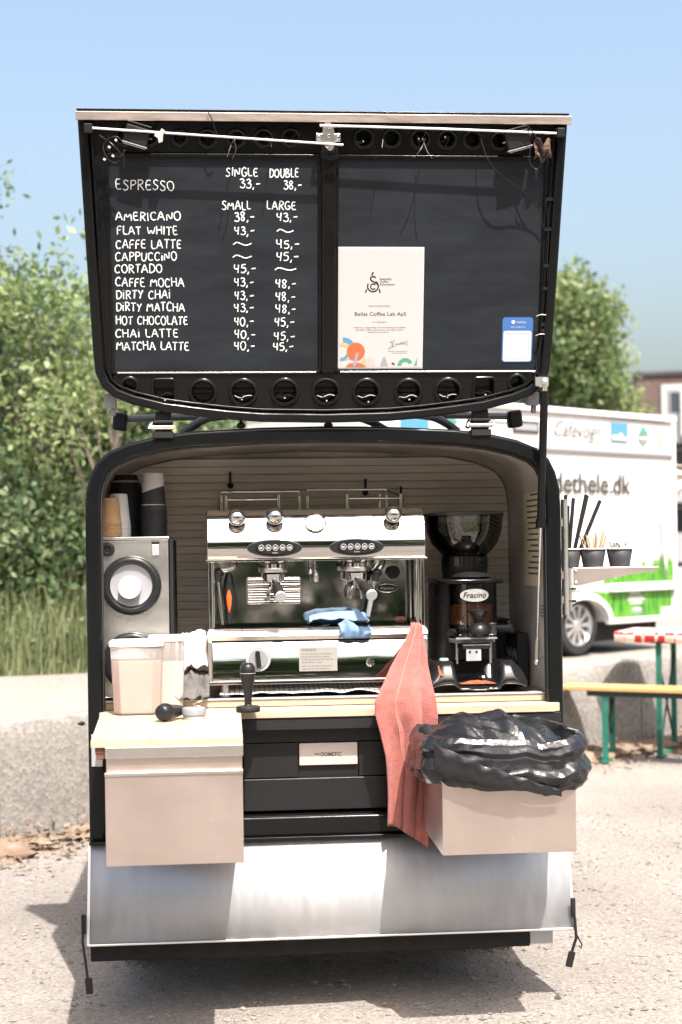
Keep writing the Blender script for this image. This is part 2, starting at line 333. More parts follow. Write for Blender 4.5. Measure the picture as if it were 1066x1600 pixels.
# raised gravel field behind the low concrete wall
g = MB(); x0, x1 = -60, 60
def fz(x, y): return UG - .012 + .02*noise.noise((x*.8, y*.8, 5))
cols = [-60, -20, -9] + [-6+i*.25 for i in range(57)] + [12, 25, 60]; rows = [0.16, .5, 1, 1.5, 2, 3, 4, 6, 9, 14, 30, 80, 220]
vs_ = [(x, wall_y(x)+r*(1.24 if r > .2 else 1), fz(x, r)) for r in rows for x in cols]; nx = len(cols)
g.add(vs_, [(j*nx+i, j*nx+i+1, (j+1)*nx+i+1, (j+1)*nx+i) for j in range(len(rows)-1) for i in range(nx-1)])
tag(g.build('gravel_field', FIELD, recalc=False), kind='structure')
# concrete retaining wall
wd = Vector((1, .73, 0)).normalized(); wn = Vector((wd.y, -wd.x, 0)); W0 = Vector((-1.3, 2.65, 0))
cw = thing('concrete_wall', (-1.3, 2.65, 0), 'low weathered concrete retaining wall holding up the gravel field', 'wall')
def seg(s0, s1, idx):
    n = 26; m = 9; mb = MB(); A = []
    prof = [(.0, -.05), (.0, .1), (.004, .22), (.0, .34), (-.006, .45), (-.012, .55), (-.03, .592), (-.07, .602), (-.14, .6), (-.2, .598), (-.2, .3)]
    for i in range(n):
        s_ = s0+(s1-s0)*i/(n-1)
        for k, (dn, z) in enumerate(prof):
            e = .014*noise.noise((s_*2.2+idx*7, z*3, 1)) + .007*noise.noise((s_*9, z*9, idx))
            A.append(W0 + wd*s_ + wn*(dn+e) + Vector((0, 0, z + (.014*noise.noise((s_*1.7, 0, idx)) if z > .4 else 0))))
    P = len(prof); mb.add(A, [(i*P+k, (i+1)*P+k, (i+1)*P+k+1, i*P+k+1) for i in range(n-1) for k in range(P-1)] + [list(range(P)), [(n-1)*P+k for k in range(P)]])
    mb.build('block', CONC, cw, smooth=50)
for i, s0 in enumerate(np.arange(-5.2, 9.9, 1.68)): seg(s0, s0+1.672, i)
# litter along the wall foot: curled dry leaves and clods
n = 5200; s_ = rng.uniform(-4, 8, n); d_ = np.abs(rng.normal(0, .26, n)) + .01; base = np.array(W0)[None] + np.outer(s_, np.array(wd)) + np.outer(d_, np.array(wn))
q = rng.normal(0, 1, (n, 2, 3)); q[:, :, 2] *= .45; q /= np.linalg.norm(q, axis=2, keepdims=True); sz = rng.uniform(.010, .030, n)[:, None]
base[:, 2] = .008 + np.clip(.10-d_*.3, 0, .1)*rng.uniform(0, 1, n)
V = np.stack([base-q[:, 0]*sz, base-q[:, 1]*sz*.55, base+q[:, 0]*sz, base+q[:, 1]*sz*.55], 1); V[:, :, 2] = np.maximum(V[:, :, 2], .001)
tag(quick_mesh('leaf_litter', V.reshape(-1, 3), 4, LITTER), 'dry brown leaves and clods along the wall foot', 'leaf litter', kind='stuff')
g = MB()
for k in range(34):   # clods banked against the wall
    s1 = -4 + k*.36 + random.uniform(-.1, .1); c = W0 + wd*s1 + wn*random.uniform(.03, .14); r = random.uniform(.09, .16)
    b = len(g.v); g.sphere((0, 0, 0), r, 26)
    for i in range(b, len(g.v)):
        v = g.v[i]; e = 1+.3*noise.noise(v*9+Vector((k*3.1, 0, 0))) + .4*noise.noise(v*38+Vector((k, 0, 0))); g.v[i] = Vector((v.x*2.4*e, v.y*1.2*e, v.z*.4*e)) + c
tag(g.build('soil_bank', LITTER, smooth=60), 'low bank of brown soil at the wall foot', 'soil', kind='stuff')
# loose gravel
def pebbles(n, xr, yr, smin, smax, name, label):
    P = rng.uniform(0, 1, (n, 2)); P[:, 0] = xr[0]+(xr[1]-xr[0])*P[:, 0]; P[:, 1] = yr[0]+(yr[1]-yr[0])*P[:, 1]**1.0
    oc = np.array([(1, 0, 0), (0, 1, 0), (-1, 0, 0), (0, -1, 0), (0, 0, 1), (0, 0, -1)], float); fc = [(0, 1, 4), (1, 2, 4), (2, 3, 4), (3, 0, 4), (1, 0, 5), (2, 1, 5), (3, 2, 5), (0, 3, 5)]
    S = smin*(smax/smin)**(rng.uniform(0, 1, n)**2.2); J = oc[None]*(rng.uniform(.6, 1.2, (n, 6, 1)))*S[:, None, None]; J += rng.normal(0, .18, J.shape)*S[:, None, None]; J[:, :, 2] *= .6
    z = np.array([gz(x, y) for x, y in P]); J[:, :, 0] += P[:, :1]; J[:, :, 1] += P[:, 1:2]; J[:, :, 2] += (z+S*.18)[:, None]
    V = J[:, np.array(fc).ravel(), :].reshape(-1, 3)
    return tag(quick_mesh(name, V, 3, STONE), label, 'gravel', kind='stuff')
pebbles(26000, (-2.2, 2.8), (-1.2, 3.2), .0018, .014, 'gravel', 'small loose stones lying on the sandy ground')

# ---- trees and weeds
def leaves(blobs, per, size, ml, parent, name='crown', up=.35, shell=.55):
    pts, tint = [], []
    for (x, y, z, r) in blobs:
        k = int(per*(r/.5)**2); d = rng.normal(0, 1, (k, 3)); d /= np.linalg.norm(d, axis=1, keepdims=True)
        rad = r*(shell + (1-shell)*rng.uniform(0, 1, k)**.7)*(1+.25*rng.normal(0, 1, k)); p = np.array([x, y, z])+d*rad[:, None]*np.array([1, 1, .8]); pts.append(p)
        tint.append(np.clip(rng.normal(rng.uniform(.05, .9), .2, k), 0, 1))
    p = np.concatenate(pts); tint = np.concatenate(tint); k = len(p)
    a = rng.normal(0, 1, (k, 3)); a[:, 2] -= .25; a /= np.linalg.norm(a, axis=1, keepdims=True)
    nrm = rng.normal(0, 1, (k, 3)); nrm[:, 2] += up*2; b = np.cross(a, nrm); b /= np.linalg.norm(b, axis=1, keepdims=True)
    sz = size*rng.uniform(.6, 1.35, k)[:, None]
    V = np.stack([p-a*sz, p+b*sz*.5-a*sz*.1, p+a*sz, p-b*sz*.5-a*sz*.1], 1).reshape(-1, 3) - np.array(worigin(parent))
    return quick_mesh(name, V, 4, ml, parent, tint)
def tree(base, h, spread, nb, per, size, ml, label, group='trees behind the gravel field', br=(.2, .52), low=.2, name='tree', lean=(0, 0), tk_=1):
    bx_, by_, bz_ = base; t = thing(name, base, label, 'tree', group); tr = MB(); blobs = []
    top = Vector((bx_+lean[0], by_+lean[1], bz_+h*.9))
    pts = [Vector(base)+(top-Vector(base))*f+Vector((.12*math.sin(f*5+bx_), .12*math.cos(f*4), 0))*f for f in np.linspace(0, 1, 9)]
    r0 = (.014*h+.012)*tk_; tr.tube(pts, [r0*(1-.85*i/8) for i in range(9)], 8)
    for k in range(nb):
        f = random.uniform(low, 1.0); a = random.uniform(0, 6.283); sp = spread*(1.05-.55*abs(f-.5)*1.4)*random.uniform(.25, 1)
        c = pts[min(8, int(f*8))]; e = Vector((c.x+math.cos(a)*sp, c.y+math.sin(a)*sp, bz_+h*f*random.uniform(.92, 1.02)))
        r = random.uniform(*br); blobs.append((e.x, e.y, min(e.z, bz_+h-r*.5), r))
        i0 = max(0, min(7, int(f*8)-2)); s0 = pts[i0]; mid = (s0+e)*.5+Vector((0, 0, .08*h*random.uniform(-.3, .6)))
        tr.tube([s0, mid, e], [r0*.35, r0*.2, r0*.07], 5)
    tr.build('trunk', BARK, t); leaves(blobs, per, size, ml, t)
    return t
tree((-3.2, 7.1, UG), 4.15, 1.3, 54, 640, .036, LEAF_B, 'dark leafy tree at the far left edge, tallest of the left row')
tree((-2.05, 7.3, UG), 3.15, 1.15, 52, 600, .034, LEAF_A, 'yellow-green bushy tree left of the coffee cart')
tree((-1.15, 7.6, UG), 2.75, 1.0, 40, 600, .035, LEAF_A, 'yellow-green tree half hidden behind the menu lid')
tree((-.2, 8.4, UG), 2.5, 1.1, 34, 360, .046, LEAF_C, 'grey-green tree showing in the gap under the menu lid')
tree((-2.8, 9.6, UG), 3.6, 1.6, 40, 330, .055, LEAF_B, 'deep green tree standing behind the bushy left trees')
tree((.9, 11.2, UG), 2.3, 1.4, 30, 260, .06, LEAF_B, 'dark tree far behind the gap between lid and cart')
tree((4.6, 17.4, UG), 5.2, 1.2, 64, 640, .06, LEAF_A, 'green tree rising behind the white food truck', br=(.32, .6))
tree((7.6, 13.5, UG), 1.9, 1.0, 22, 200, .07, LEAF_C, 'low shrub beside the rear of the food truck', name='shrub', group='shrubs')
tree((-1.25, 6.5, UG), 3.25, .6, 22, 150, .038, LEAF_A, 'thin sapling reaching up beside the menu lid', br=(.12, .26), low=.3, lean=(.12, -.5), tk_=.45)
# dense shrubs under the trees
for i, (x, y, h) in enumerate([(-3.1, 6.6, 1.5), (-2.3, 6.65, 1.35), (-1.6, 6.75, 1.45), (-.8, 7.1, 1.4)]):
    tree((x, y, UG), h, .62, 22, 330, .04, [LEAF_B, LEAF_C][i % 2], ['round dark shrub at the left edge of the picture', 'grey-green shrub between the left trees', 'dark shrub close to the left side of the cart', 'grey-green shrub mostly hidden behind the cart'][i], 'shrubs', (.25, .42), .15, 'shrub')
n = 9000; px_ = rng.uniform(-4.2, -.2, n); py_ = 5.95+rng.uniform(0, 1, n)**1.5*1.0+(px_+1.5)*.12; hh = rng.uniform(.15, .85, n)*(.45+.55*np.clip((py_-5.8)/.6, 0, 1)); an = rng.uniform(0, 6.283, n)
wv = np.stack([np.cos(an), np.sin(an), 0*an], 1)*rng.uniform(.004, .011, n)[:, None]; tip = rng.normal(0, .13, (n, 3))*hh[:, None]; b0 = np.stack([px_, py_, 0*px_+UG-.02], 1); tp = b0+tip; tp[:, 2] = b0[:, 2]+hh; md = (b0+tp)/2; md[:, 2] += hh*.08
V = np.concatenate([np.stack([b0-wv, b0+wv, md+wv*.8, md-wv*.8], 1), np.stack([md-wv*.8, md+wv*.8, tp+wv*.15, tp-wv*.15], 1)], 0)
tn = np.clip(rng.normal(.5, .3, n), 0, 1)
k = 6000; ii = rng.integers(0, n, k); lf = b0[ii]+(tp[ii]-b0[ii])*rng.uniform(.3, 1, k)[:, None]; a = rng.normal(0, 1, (k, 3)); a /= np.linalg.norm(a, axis=1, keepdims=True); b = np.cross(a, rng.normal(0, 1, (k, 3))); b /= np.linalg.norm(b, axis=1, keepdims=True); sz = rng.uniform(.015, .035, k)[:, None]
V = np.concatenate([V, np.stack([lf-a*sz, lf+b*sz*.4, lf+a*sz, lf-b*sz*.4], 1)], 0)
tag(quick_mesh('tall_weeds', V.reshape(-1, 3), 4, WEED, None, np.concatenate([tn, tn, np.clip(rng.normal(.25, .25, k), 0, 1)])), 'dry tall weeds and grass along the far edge of the gravel', 'weeds', kind='stuff')
# unseen trees added behind the viewer for dark reflections in chrome and paint
for i, (x, y, h) in enumerate([(-6.5, -12, 4.6), (-2.9, -13, 5.2), (.9, -11.5, 4.4), (4.6, -13, 5.4), (8.8, -12, 4.8)]):
    tree((x, y, 0), h, 1.9, 26, 120, .13, LEAF_B, ['unseen broad tree added far left behind the viewer', 'unseen tall tree added behind the viewer', 'unseen small tree added behind the viewer', 'unseen tall tree added right behind the viewer', 'unseen broad tree added far right behind the viewer'][i], 'unseen trees added for reflections', (.6, 1.0), .12)

# ---- apartment block far right
bo = Vector((16.9, 54.3, 0)); brick = mat('brown_brick', (.085, .055, .05), .85, base2=(.12, .08, .07), vscale=2.2, vstretch=(1, 1, 5), bump=.1, bscale=8)
dkpan = mat('dark_facade_panel', (.045, .045, .05), .6, var=.2, vscale=1); balg = mat('pale_balcony_panel', (.27, .27, .285), .5, var=.1, vscale=3, vstretch=(6, 6, .2))
a_ = math.radians(-14); bd = Vector((math.cos(a_), math.sin(a_), 0)); bn = Vector((bd.y, -bd.x, 0))
def bfn(x, y, z): return bo + bd*x - bn*y + Vector((0, 0, z))
blk = thing('apartment_block', bo, 'brown brick apartment block with balconies at the far right', 'building')
MB(bfn).bx(0, 14, 0, 9, 0, 8.6).build('wall', brick, blk); MB(bfn).bx(-.12, 14.1, -.12, 9.1, 8.6, 8.75).build('roof', dkpan, blk)
for fl, z in enumerate((1.0, 3.45, 5.9)):
    MB(bfn).bx(.95, 12, -.03, .2, z+.1, z+2.2).build('loggia_panel', dkpan, blk)
    for x in (1.3, 2.9, 4.2, 6.2, 8.2):
        wf = MB(bfn).bx(x, x+1.1, -.09, -.03, z+.15, z+2.05).build('window', balg, blk); MB(bfn).bx(x+.1, x+1.0, -.12, -.092, z+.25, z+1.95).build('pane', WINDOW, wf)
    bl = MB(bfn).bx(.7, 9, -1.5, -.031, z-.25, z).build('balcony', balg, blk)
    MB(bfn).bx(.7, 9, -1.5, -1.44, z+.001, z+.95).bx(.7, .76, -1.44, -.04, z+.001, z+.95).build('balustrade', balg, bl)
wp = mat('white_post', (.42, .41, .39), .5)
MB(bfn).bx(.95, 1.15, -1.75, -1.55, 5.9, 8.0).bx(1.7, 1.9, -1.75, -1.55, 5.9, 8.0).bx(.95, 1.9, -1.752, -1.548, 7.8, 8.0).build('balcony_screen', wp, blk)
MB(bfn).bx(4.4, 8.5, -1.9, -.3, 7.75, 7.9).build('awning', wp, blk)

# ---- food truck
TO = Vector((1.919, 6.079, 0)); td = Vector((.8054, .59273, 0)); tn_ = Vector((.59273, -.8054, 0))
def tf(s, n, z): return TO + td*s + tn_*n + Vector((0, 0, z))
def tprint(u, v, h): return tf(u, .012+h*4, v)
tk = thing('food_truck', tf(-.4, -.9, UG), 'white food truck with green grass graphics parked on the gravel', 'food truck')
SB = (-1.55, 1.86)
# side wall below has a wheel arch
ac, az, ar = .66, .80, .30
low = [(SB[0], .82)] + [(ac-ar*math.cos(math.pi*k/14), az+.02+ar*.62*math.sin(math.pi*k/14)) for k in range(15)] + [(SB[1], .82), (SB[1], 2.44), (SB[0], 2.47)]
MB().prism(low, 0, -1.4, lambda a, b, c: tf(a, c, b)).build('body', TWHITE, tk, bevel=.015)
MB(tf).bx(SB[0]-.02, SB[1]+.03, -1.43, .03, 2.448, 2.50).build('roof', TWHITE, tk, bevel=.015)
MB(tf).bx(SB[0], SB[1], .002, .022, 2.155, 2.185).build('trim_rail', GREYPL, tk, bevel=.006)
MB(tf).bx(.98, SB[1]-.03, .002, .05, 1.055, 1.125).bx(SB[0], .3, .002, .05, 1.055, 1.125).build('side_rail', TWHITE, tk, bevel=.012)
MB(tf).bx(SB[1]-.03, SB[1]+.012, -.02, .03, .84, 2.44).build('corner_post', TWHITE, tk, bevel=.01)
arch = [(ac-(ar+.0)*math.cos(math.pi*k/20), az+.02+(ar)*.62*math.sin(math.pi*k/20)) for k in range(21)]; arch2 = [(ac-(ar+.055)*math.cos(math.pi*k/20), az+.02+(ar*.62+.055)*math.sin(math.pi*k/20)) for k in range(21)]
MB().loop(arch2, arch, .002, .035, lambda a, b, c: tf(a, c, b), closed=False).build('wheel_arch', TWHITE, tk, bevel=.008)
MB(tf).bx(ac+ar, SB[1], -.02, .03, .80, .845).bx(SB[0], ac-ar, -.02, .03, .80, .845).build('skirt', TWHITE, tk, bevel=.01)
MB(tf).bx(SB[0]+.1, SB[1]-.1, -1.25, -.12, .66, .815).build('chassis', BLKMAT, tk)
grassg = mat('grass_print', (.012, .13, .012), .4, base2=(.12, .32, .03), vscale=9, vstretch=(4, 4, .55), detail=4, contrast=(.36, .64))
MB(tf).bx(.98, SB[1]-.05, .003, .008, .85, 1.054).build('grass_graphic', grassg, tk)
MB().prism([(.32, .97), (.34, .9), (.38, .98), (.46, 1.05), (.56, 1.075), (.75, 1.075), (.86, 1.05), (.977, .9), (.977, 1.054), (.3, 1.1)], .003, .008, lambda a, b, c: tf(a, c, b)).build('grass_graphic', grassg, tk)
gp = MB()
for k in range(46):
    s1 = .95+k*.0195; hh_ = (.09+.17*((s1-.95)/.9))*random.uniform(.5, 1.25); ww = random.uniform(.016, .036); ln = random.uniform(-.03, .03)
    gp.add([tf(s1-ww, .004+k*1e-4, 1.126), tf(s1+ww, .004+k*1e-4, 1.126), tf(s1+ln, .004+k*1e-4, 1.126+hh_)], [(0, 1, 2)])
gp.build('grass_blades', grassg, tk, recalc=False)
# wheel arch interior + rear wheel
MB(tf).bx(ac-ar+.01, ac+ar-.01, -.6, -.25, .6, .99).build('wheel_well', BLKMAT, tk)
def wheel(sc, zc, nn, r, p):
    tp_ = MB(); ax = tn_; c = tf(sc, nn, zc)
    wh = tp_.lathe([(r*.66, -.09), (r*.93, -.09), (r, -.06), (r, .05), (r*.94, .085), (r*.7, .09), (r*.66, .05), (r*.66, -.09)], c, ax, 36, cap=False).build('wheel', RUBBER, p)
    rm = MB(); rm.lathe([(r*.68, .055), (r*.70, .085), (r*.66, .088), (r*.63, .06), (r*.60, .0), (r*.62, -.03), (.001, -.03)], c, ax, 36, cap=False)
    rm.lathe([(r*.17, .0), (r*.17, .07), (r*.1, .078), (.001, .079)], c, ax, 18, cap=False)
    for k in range(10):
        t = 2*math.pi*k/10; e1 = td*math.cos(t)+Vector((0, 0, math.sin(t))); e2 = -td*math.sin(t)+Vector((0, 0, math.cos(t)))
        A = [c+ax*.07+e1*r*.14+e2*r*.05, c+ax*.07+e1*r*.14-e2*r*.05, c+ax*.062+e1*r*.65-e2*r*.085, c+ax*.062+e1*r*.65+e2*r*.085]
        rm.add(A+[a-ax*.03 for a in A], [(0, 1, 2, 3), (7, 6, 5, 4), (0, 4, 5, 1), (1, 5, 6, 2), (2, 6, 7, 3), (3, 7, 4, 0)])
    rm.build('rim', ALLOY, wh)
wheel(ac, .805, -.12, .235, tk); wheel(-1.05, .805, -.12, .235, tk); wheel(ac, .805, -1.28, .235, tk); wheel(-1.05, .805, -1.28, .235, tk)
# print on the truck
for (s0, s1, z0, z1, mm, nm) in [(1.04, 1.25, 2.265, 2.41, SKYP, 'blue_sign'), (-1.27, -1.0, 2.25, 2.40, SKYP, 'blue_sign'), (-.12, .17, 2.285, 2.375, TRUCKINK, 'dark_sign'), (1.66, 1.82, .855, .915, WHITE, 'number_plate')]:
    MB(tf).bx(s0, s1, .004, .012, z0, z1).build(nm, mm, tk)
MB().prism([(1.05, 2.275), (1.24, 2.275), (1.24, 2.30), (1.19, 2.30), (1.175, 2.33), (1.15, 2.335), (1.13, 2.315), (1.05, 2.315)], .013, .0145, lambda a, b, c: tf(a, c, b)).build('sign_print', WHITE, tk)
MB(tf).bx(-.10, .15, .0125, .014, 2.305, 2.355).build('sign_print', GREYP, tk)
MB().prism([(1.46, 2.41), (1.53, 2.34), (1.40, 2.34)], .004, .008, lambda a, b, c: tf(a, c, b)).build('green_diamond_sign', TEALP, tk)
MB().prism([(1.39, 2.325), (1.535, 2.325), (1.52, 2.28), (1.46, 2.24), (1.40, 2.28)], .004, .008, lambda a, b, c: tf(a, c, b)).build('green_diamond_sign', GREYPL, tk)
MB(tf).bx(1.40, 1.525, .0085, .0095, 2.295, 2.312).build('sign_print', WHITE, tk)
MB().loop(ellipse(1.70, 2.31, .038, .055, 24), ellipse(1.70, 2.31, .028, .045, 24), .004, .008, lambda a, b, c: tf(a, c, b)).build('round_mark', TRUCKORANGE, tk)
MB(tf).bx(1.695, 1.705, .004, .008, 2.28, 2.34).bx(1.68, 1.72, .0042, .0078, 2.305, 2.313).build('round_mark', TRUCKORANGE, tk)
text('lettering', 'dethele.dk', TRUCKINK, tk, tprint, .33, 1.845, .95, .225, bold=.014)
text('lettering', 'Cafévogn', INKGREY, tk, tprint, .345, 2.275, .56, .175, shear=.28)
text('lettering', 'lige lejligheder', TRUCKORANGE, tk, tprint, .66, 1.70, .62, .085, shear=.35)
text('lettering', '92 00 79', GREYP, tk, tprint, .62, 1.575, .40, .07)
mb = MB()   # illegible handwritten word
mb.ribbon(smooth2([(-.50+i*.0135, 2.335+(.045 if i in (3, 12) else .026 if i % 2 else 0)) for i in range(25)], 2), .011, tprint)
mb.build('lettering', INKGREY, tk, recalc=False)
MB().prism([(-.94, 2.335), (-.90, 2.36), (-.74, 2.36), (-.70, 2.335), (-.80, 2.30), (-.84, 2.30)], .004, .008, lambda a, b, c: tf(a, c, b)).build('green_sign', TEALP, tk)
# small crest of white shapes on the grass band
for (s0, z, wd_, hh_) in [(1.24, 1.035, .16, .016), (1.20, .985, .26, .03), (1.23, .955, .20, .016), (1.27, .905, .14, .02), (1.25, .88, .18, .014)]:
    MB().prism([(s0, z), (s0+wd_*.2, z+hh_), (s0+wd_*.8, z+hh_), (s0+wd_, z), (s0+wd_*.8, z-hh_*.3), (s0+wd_*.2, z-hh_*.3)], .009, .0105, lambda a, b, c: tf(a, c, b)).build('white_emblem', GREYP if z < .9 else PAPER, tk)
MB(tf).tube([(1.66, .02, 1.62), (1.665, .03, 1.4), (1.70, .03, 1.2), (1.72, .02, 1.13)], .008, 6).build('cable', GREYPL, tk)
# fabric awning behind the truck's tail
aw = thing('awning', tf(2.1, -.2, UG), 'grey-beige fabric awning behind the tail of the food truck', 'awning')
aws = mat('awning_fabric', (.45, .41, .37), .9, var=.1, vscale=4)
MB(tf).grid(10, 8, lambda a, b: (1.92+a*1.5, -.3+b*-1.2, 2.18-.18*a-.05*math.sin(a*3.1)*math.sin(b*3.1)-(0 if a < .99 else .0))).build('cloth', aws, aw, solid=.01)
MB(tf).grid(8, 8, lambda a, b: (1.93+a*.55, -.28+.02*math.sin(b*12), 2.15-.10*a-b*(.52*(1-a**1.4)+.03))).build('side_flap', aws, aw, solid=.008)
MB(tf).cyl((3.35, -.35, UG), (3.35, -.35, 2.05), .02, n=10).cyl((3.35, -1.45, UG), (3.35, -1.45, 2.05), .02, n=10).build('pole', GREYPL, aw)
# ---- beer table and bench
gd = Vector((.86, -.51, 0)); gn = Vector((-gd.y, gd.x, 0))   # gn points away from camera
def plank_set(name, o, L_, wdt, h, th, label, cat, pm, leg_s, legw, cloth=False):
    o = Vector(o); t = thing(name, o, label, cat)
    fn = lambda s, n_, z: o + gd*s + gn*n_ + Vector((0, 0, z))
    MB(fn).bx(0, L_, 0, wdt, h-th, h).build('plank' if not cloth else 'table_top', pm, t, bevel=.006)
    MB(fn).bx(.2, L_-.2, .02, wdt-.02, h-th-.035, h-th-.001).build('under_frame', DARKLEG, t)
    for s0 in leg_s:
        for k, n_ in enumerate((.02, wdt-.05)):
            MB(fn).bx(s0, s0+.035, n_, n_+.03, .02, h-th-.037).build('leg', GREENLEG, t)
        MB(fn).bx(s0-.002, s0+.037, .0, wdt, 0, .019).build('foot', GREENLEG, t)
        for sg in (0, 1):
            z0, z1 = (h*.12, h*.8) if cloth else (h*.35, h*.8)
            MB(fn).tube([(s0+.017+.006*(sg*2-1), .05, z0 if sg else z1), (s0+.017+.006*(sg*2-1), wdt-.05, z1 if sg else z0)], .008, 6).build('brace', DARKLEG, t)
    return t, fn
plank_set('bench', (1.86, 4.84, 0), 2.2, .25, .50, .028, 'long wooden bench with green folding legs in front of the table', 'bench', BENCHW, (.30, 1.85), .03)
tb, tfn = plank_set('beer_table', (2.33, 4.98, 0), 2.2, .5, .83, .028, 'long folding table with a red checked cloth and green legs', 'table', BENCHW, (.24, 1.85), .03, True)
ging = bpy.data.materials.new('red_gingham'); ging.use_nodes = True; t = ging.node_tree; N = t.nodes; p = N['Principled BSDF']; p.inputs['Roughness'].default_value = .85
tc = N.new('ShaderNodeTexCoord'); ck = N.new('ShaderNodeTexChecker'); ck.inputs['Scale'].default_value = 17; ck.inputs[1].default_value = (.55, .035, .03, 1); ck.inputs[2].default_value = (.78, .70, .66, 1); t.links.new(tc.outputs['Object'], ck.inputs[0]); t.links.new(ck.outputs[0], p.inputs['Base Color'])
prof = [(.52, .78), (.52, .835), (.505, .842), (-.005, .842), (-.02, .835), (-.024, .775)]
mb = MB(tfn); nn_ = 60
mb.grid(nn_, len(prof), lambda a, b: (-.03+a*2.26, prof[round(b*(len(prof)-1))][0] + (.006*math.sin(a*90) if round(b*5) in (0, 5) else 0), prof[round(b*(len(prof)-1))][1] + (.004*math.sin(a*57) if round(b*5) in (0, 5) else 0)))
o = mb.build('tablecloth', ging, None, solid=.002, recalc=False); tag(o, 'red and white checked cloth draped over the folding table', 'tablecloth')

# ================================================================== THE COFFEE CART
CX = .008
def xz(a, b, y): return (CX+a, y, b)
half = [(.75, .50), (.75, 1.0), (.75, 1.55), (.747, 1.61), (.735, 1.66), (.714, 1.703), (.676, 1.737), (.612, 1.764), (.52, 1.785), (.417, 1.798), (.2, 1.809), (.0, 1.812)]
outer = [(-a, b) for a, b in half] + [(a, b) for a, b in half[::-1][1:]]
inner = offset_in(outer, .048)
inner[0] = (-.702, .50); inner[-1] = (.702, .50)
cart = thing('coffee_cart', (CX, .6, 0), 'small black coffee cart with raised menu lid and open serving hatch', 'coffee cart')
MB().loop(outer, inner, -.022, .03, xz, closed=False).build('hatch_rim', BLACK, cart, bevel=.011, seg=3)
seal_o = offset_in(outer, .044); seal_i = offset_in(outer, .051)
MB().loop(seal_o, seal_i, -.012, .028, xz, closed=False).build('rubber_seal', RUBBER, cart, bevel=.003)
MB().loop(offset_in(outer, .004), offset_in(outer, .016), .031, 1.65, xz, closed=False).build('body', BLACK, cart)
lin_o = offset_in(outer, .020); lin_i = offset_in(outer, .030)
MB().loop(lin_o, lin_i, .0325, .86, xz, closed=False).build('inner_liner', LINER, cart)
MB().prism([(-.733, .50)] + offset_in(outer, .017)[1:-1] + [(.733, .50)], 1.63, 1.65, xz).build('front_wall', BLACK, cart)
# back wall of narrow boards
bw = MB().prism([(-.716, .9)]+offset_in(outer, .031)[1:-1]+[(.716, .9)], .705, .72, xz).build('back_wall', LINER, cart)
z = .93; k = 0
while z < 1.75:
    h_ = .0285; zc = z+h_/2
    top = z+h_
    xl = xb = .716
    for a, b in zip(offset_in(outer, .032), offset_in(outer, .032)[1:]):
        if a[0] < 0 and a[1] <= top <= b[1]: xl = abs(a[0]+(b[0]-a[0])*(top-a[1])/(b[1]-a[1]+1e-9))
        if a[0] < 0 and a[1] <= z <= b[1]: xb = abs(a[0]+(b[0]-a[0])*(z-a[1])/(b[1]-a[1]+1e-9))
    if top > 1.778: break
    MB().prism([(-xb, z+.0006), (xb, z+.0006), (xl, top-.0006), (-xl, top-.0006)], .682+random.uniform(0, .0008), .704, xz).build('board', PLANKW[k % 3 if random.random() < .6 else random.randrange(3)], bw, bevel=.0015, seg=1)
    z = top; k += 1
# small hooks and knots on the back wall
for (x, zz) in ((-.29, 1.66), (.2, 1.63), (.33, 1.60)):
    MB().cyl((x, .681, zz), (x, .667, zz), .012, .009, 10).cyl((x, .674, zz+.012), (x, .674, zz+.05), .004, n=6).build('wall_hook', BLKMAT, cart)
# floor of the bay and the two-step worktop
MB().bx(CX-.715, CX+.715, .06, .68, .895, .948).build('worktop', STEELX, cart)
MB().bx(CX-.70, CX+.70, .03, .0595, .9285, .951).build('worktop_edge', WOOD, cart, bevel=.002)
MB().bx(.655, .70, .028, .0285+.03, .9515, .957).build('edge_trim', ALU, cart)
MB().bx(CX-.70, CX+.70, .026, .0598, .9512, .9555).build('edge_trim', ALU, cart, bevel=.001)
ct = MB().prism([(-.70, .029), (-.715, -.03), (-.70, -.05), (.71, -.05), (.735, -.03), (.70, .029)], .900, .9275, lambda a, b, c: (CX+a, b, c)).build('counter', WOOD, cart, bevel=.003)
MB().bx(CX-.60, CX+.735, -.045, -.005, .862, .8985).build('counter_bearer', BLKMAT, cart, bevel=.002)
MB().bx(CX-.74, CX-.705, -.026, .02, .76, .86).bx(CX+.70, CX+.745, -.03, .01, .80, .86).build('bracket', ALU, cart, bevel=.002)
# under-counter: black surround, sill
MB().bx(CX-.70, CX-.29, .02, .06, .50, .895).bx(CX+.39, CX+.70, .02, .06, .50, .895).build('front_panel', BLKMAT, cart, bevel=.003)
MB().bx(CX-.702, CX+.702, -.035, .03, .525, .592).build('sill', BLACK, cart, bevel=.012, seg=3)
MB().bx(CX-.745, CX-.7025, -.0215, -.0165, .55, .75).build('side_plate', BLACK, cart, bevel=.002)
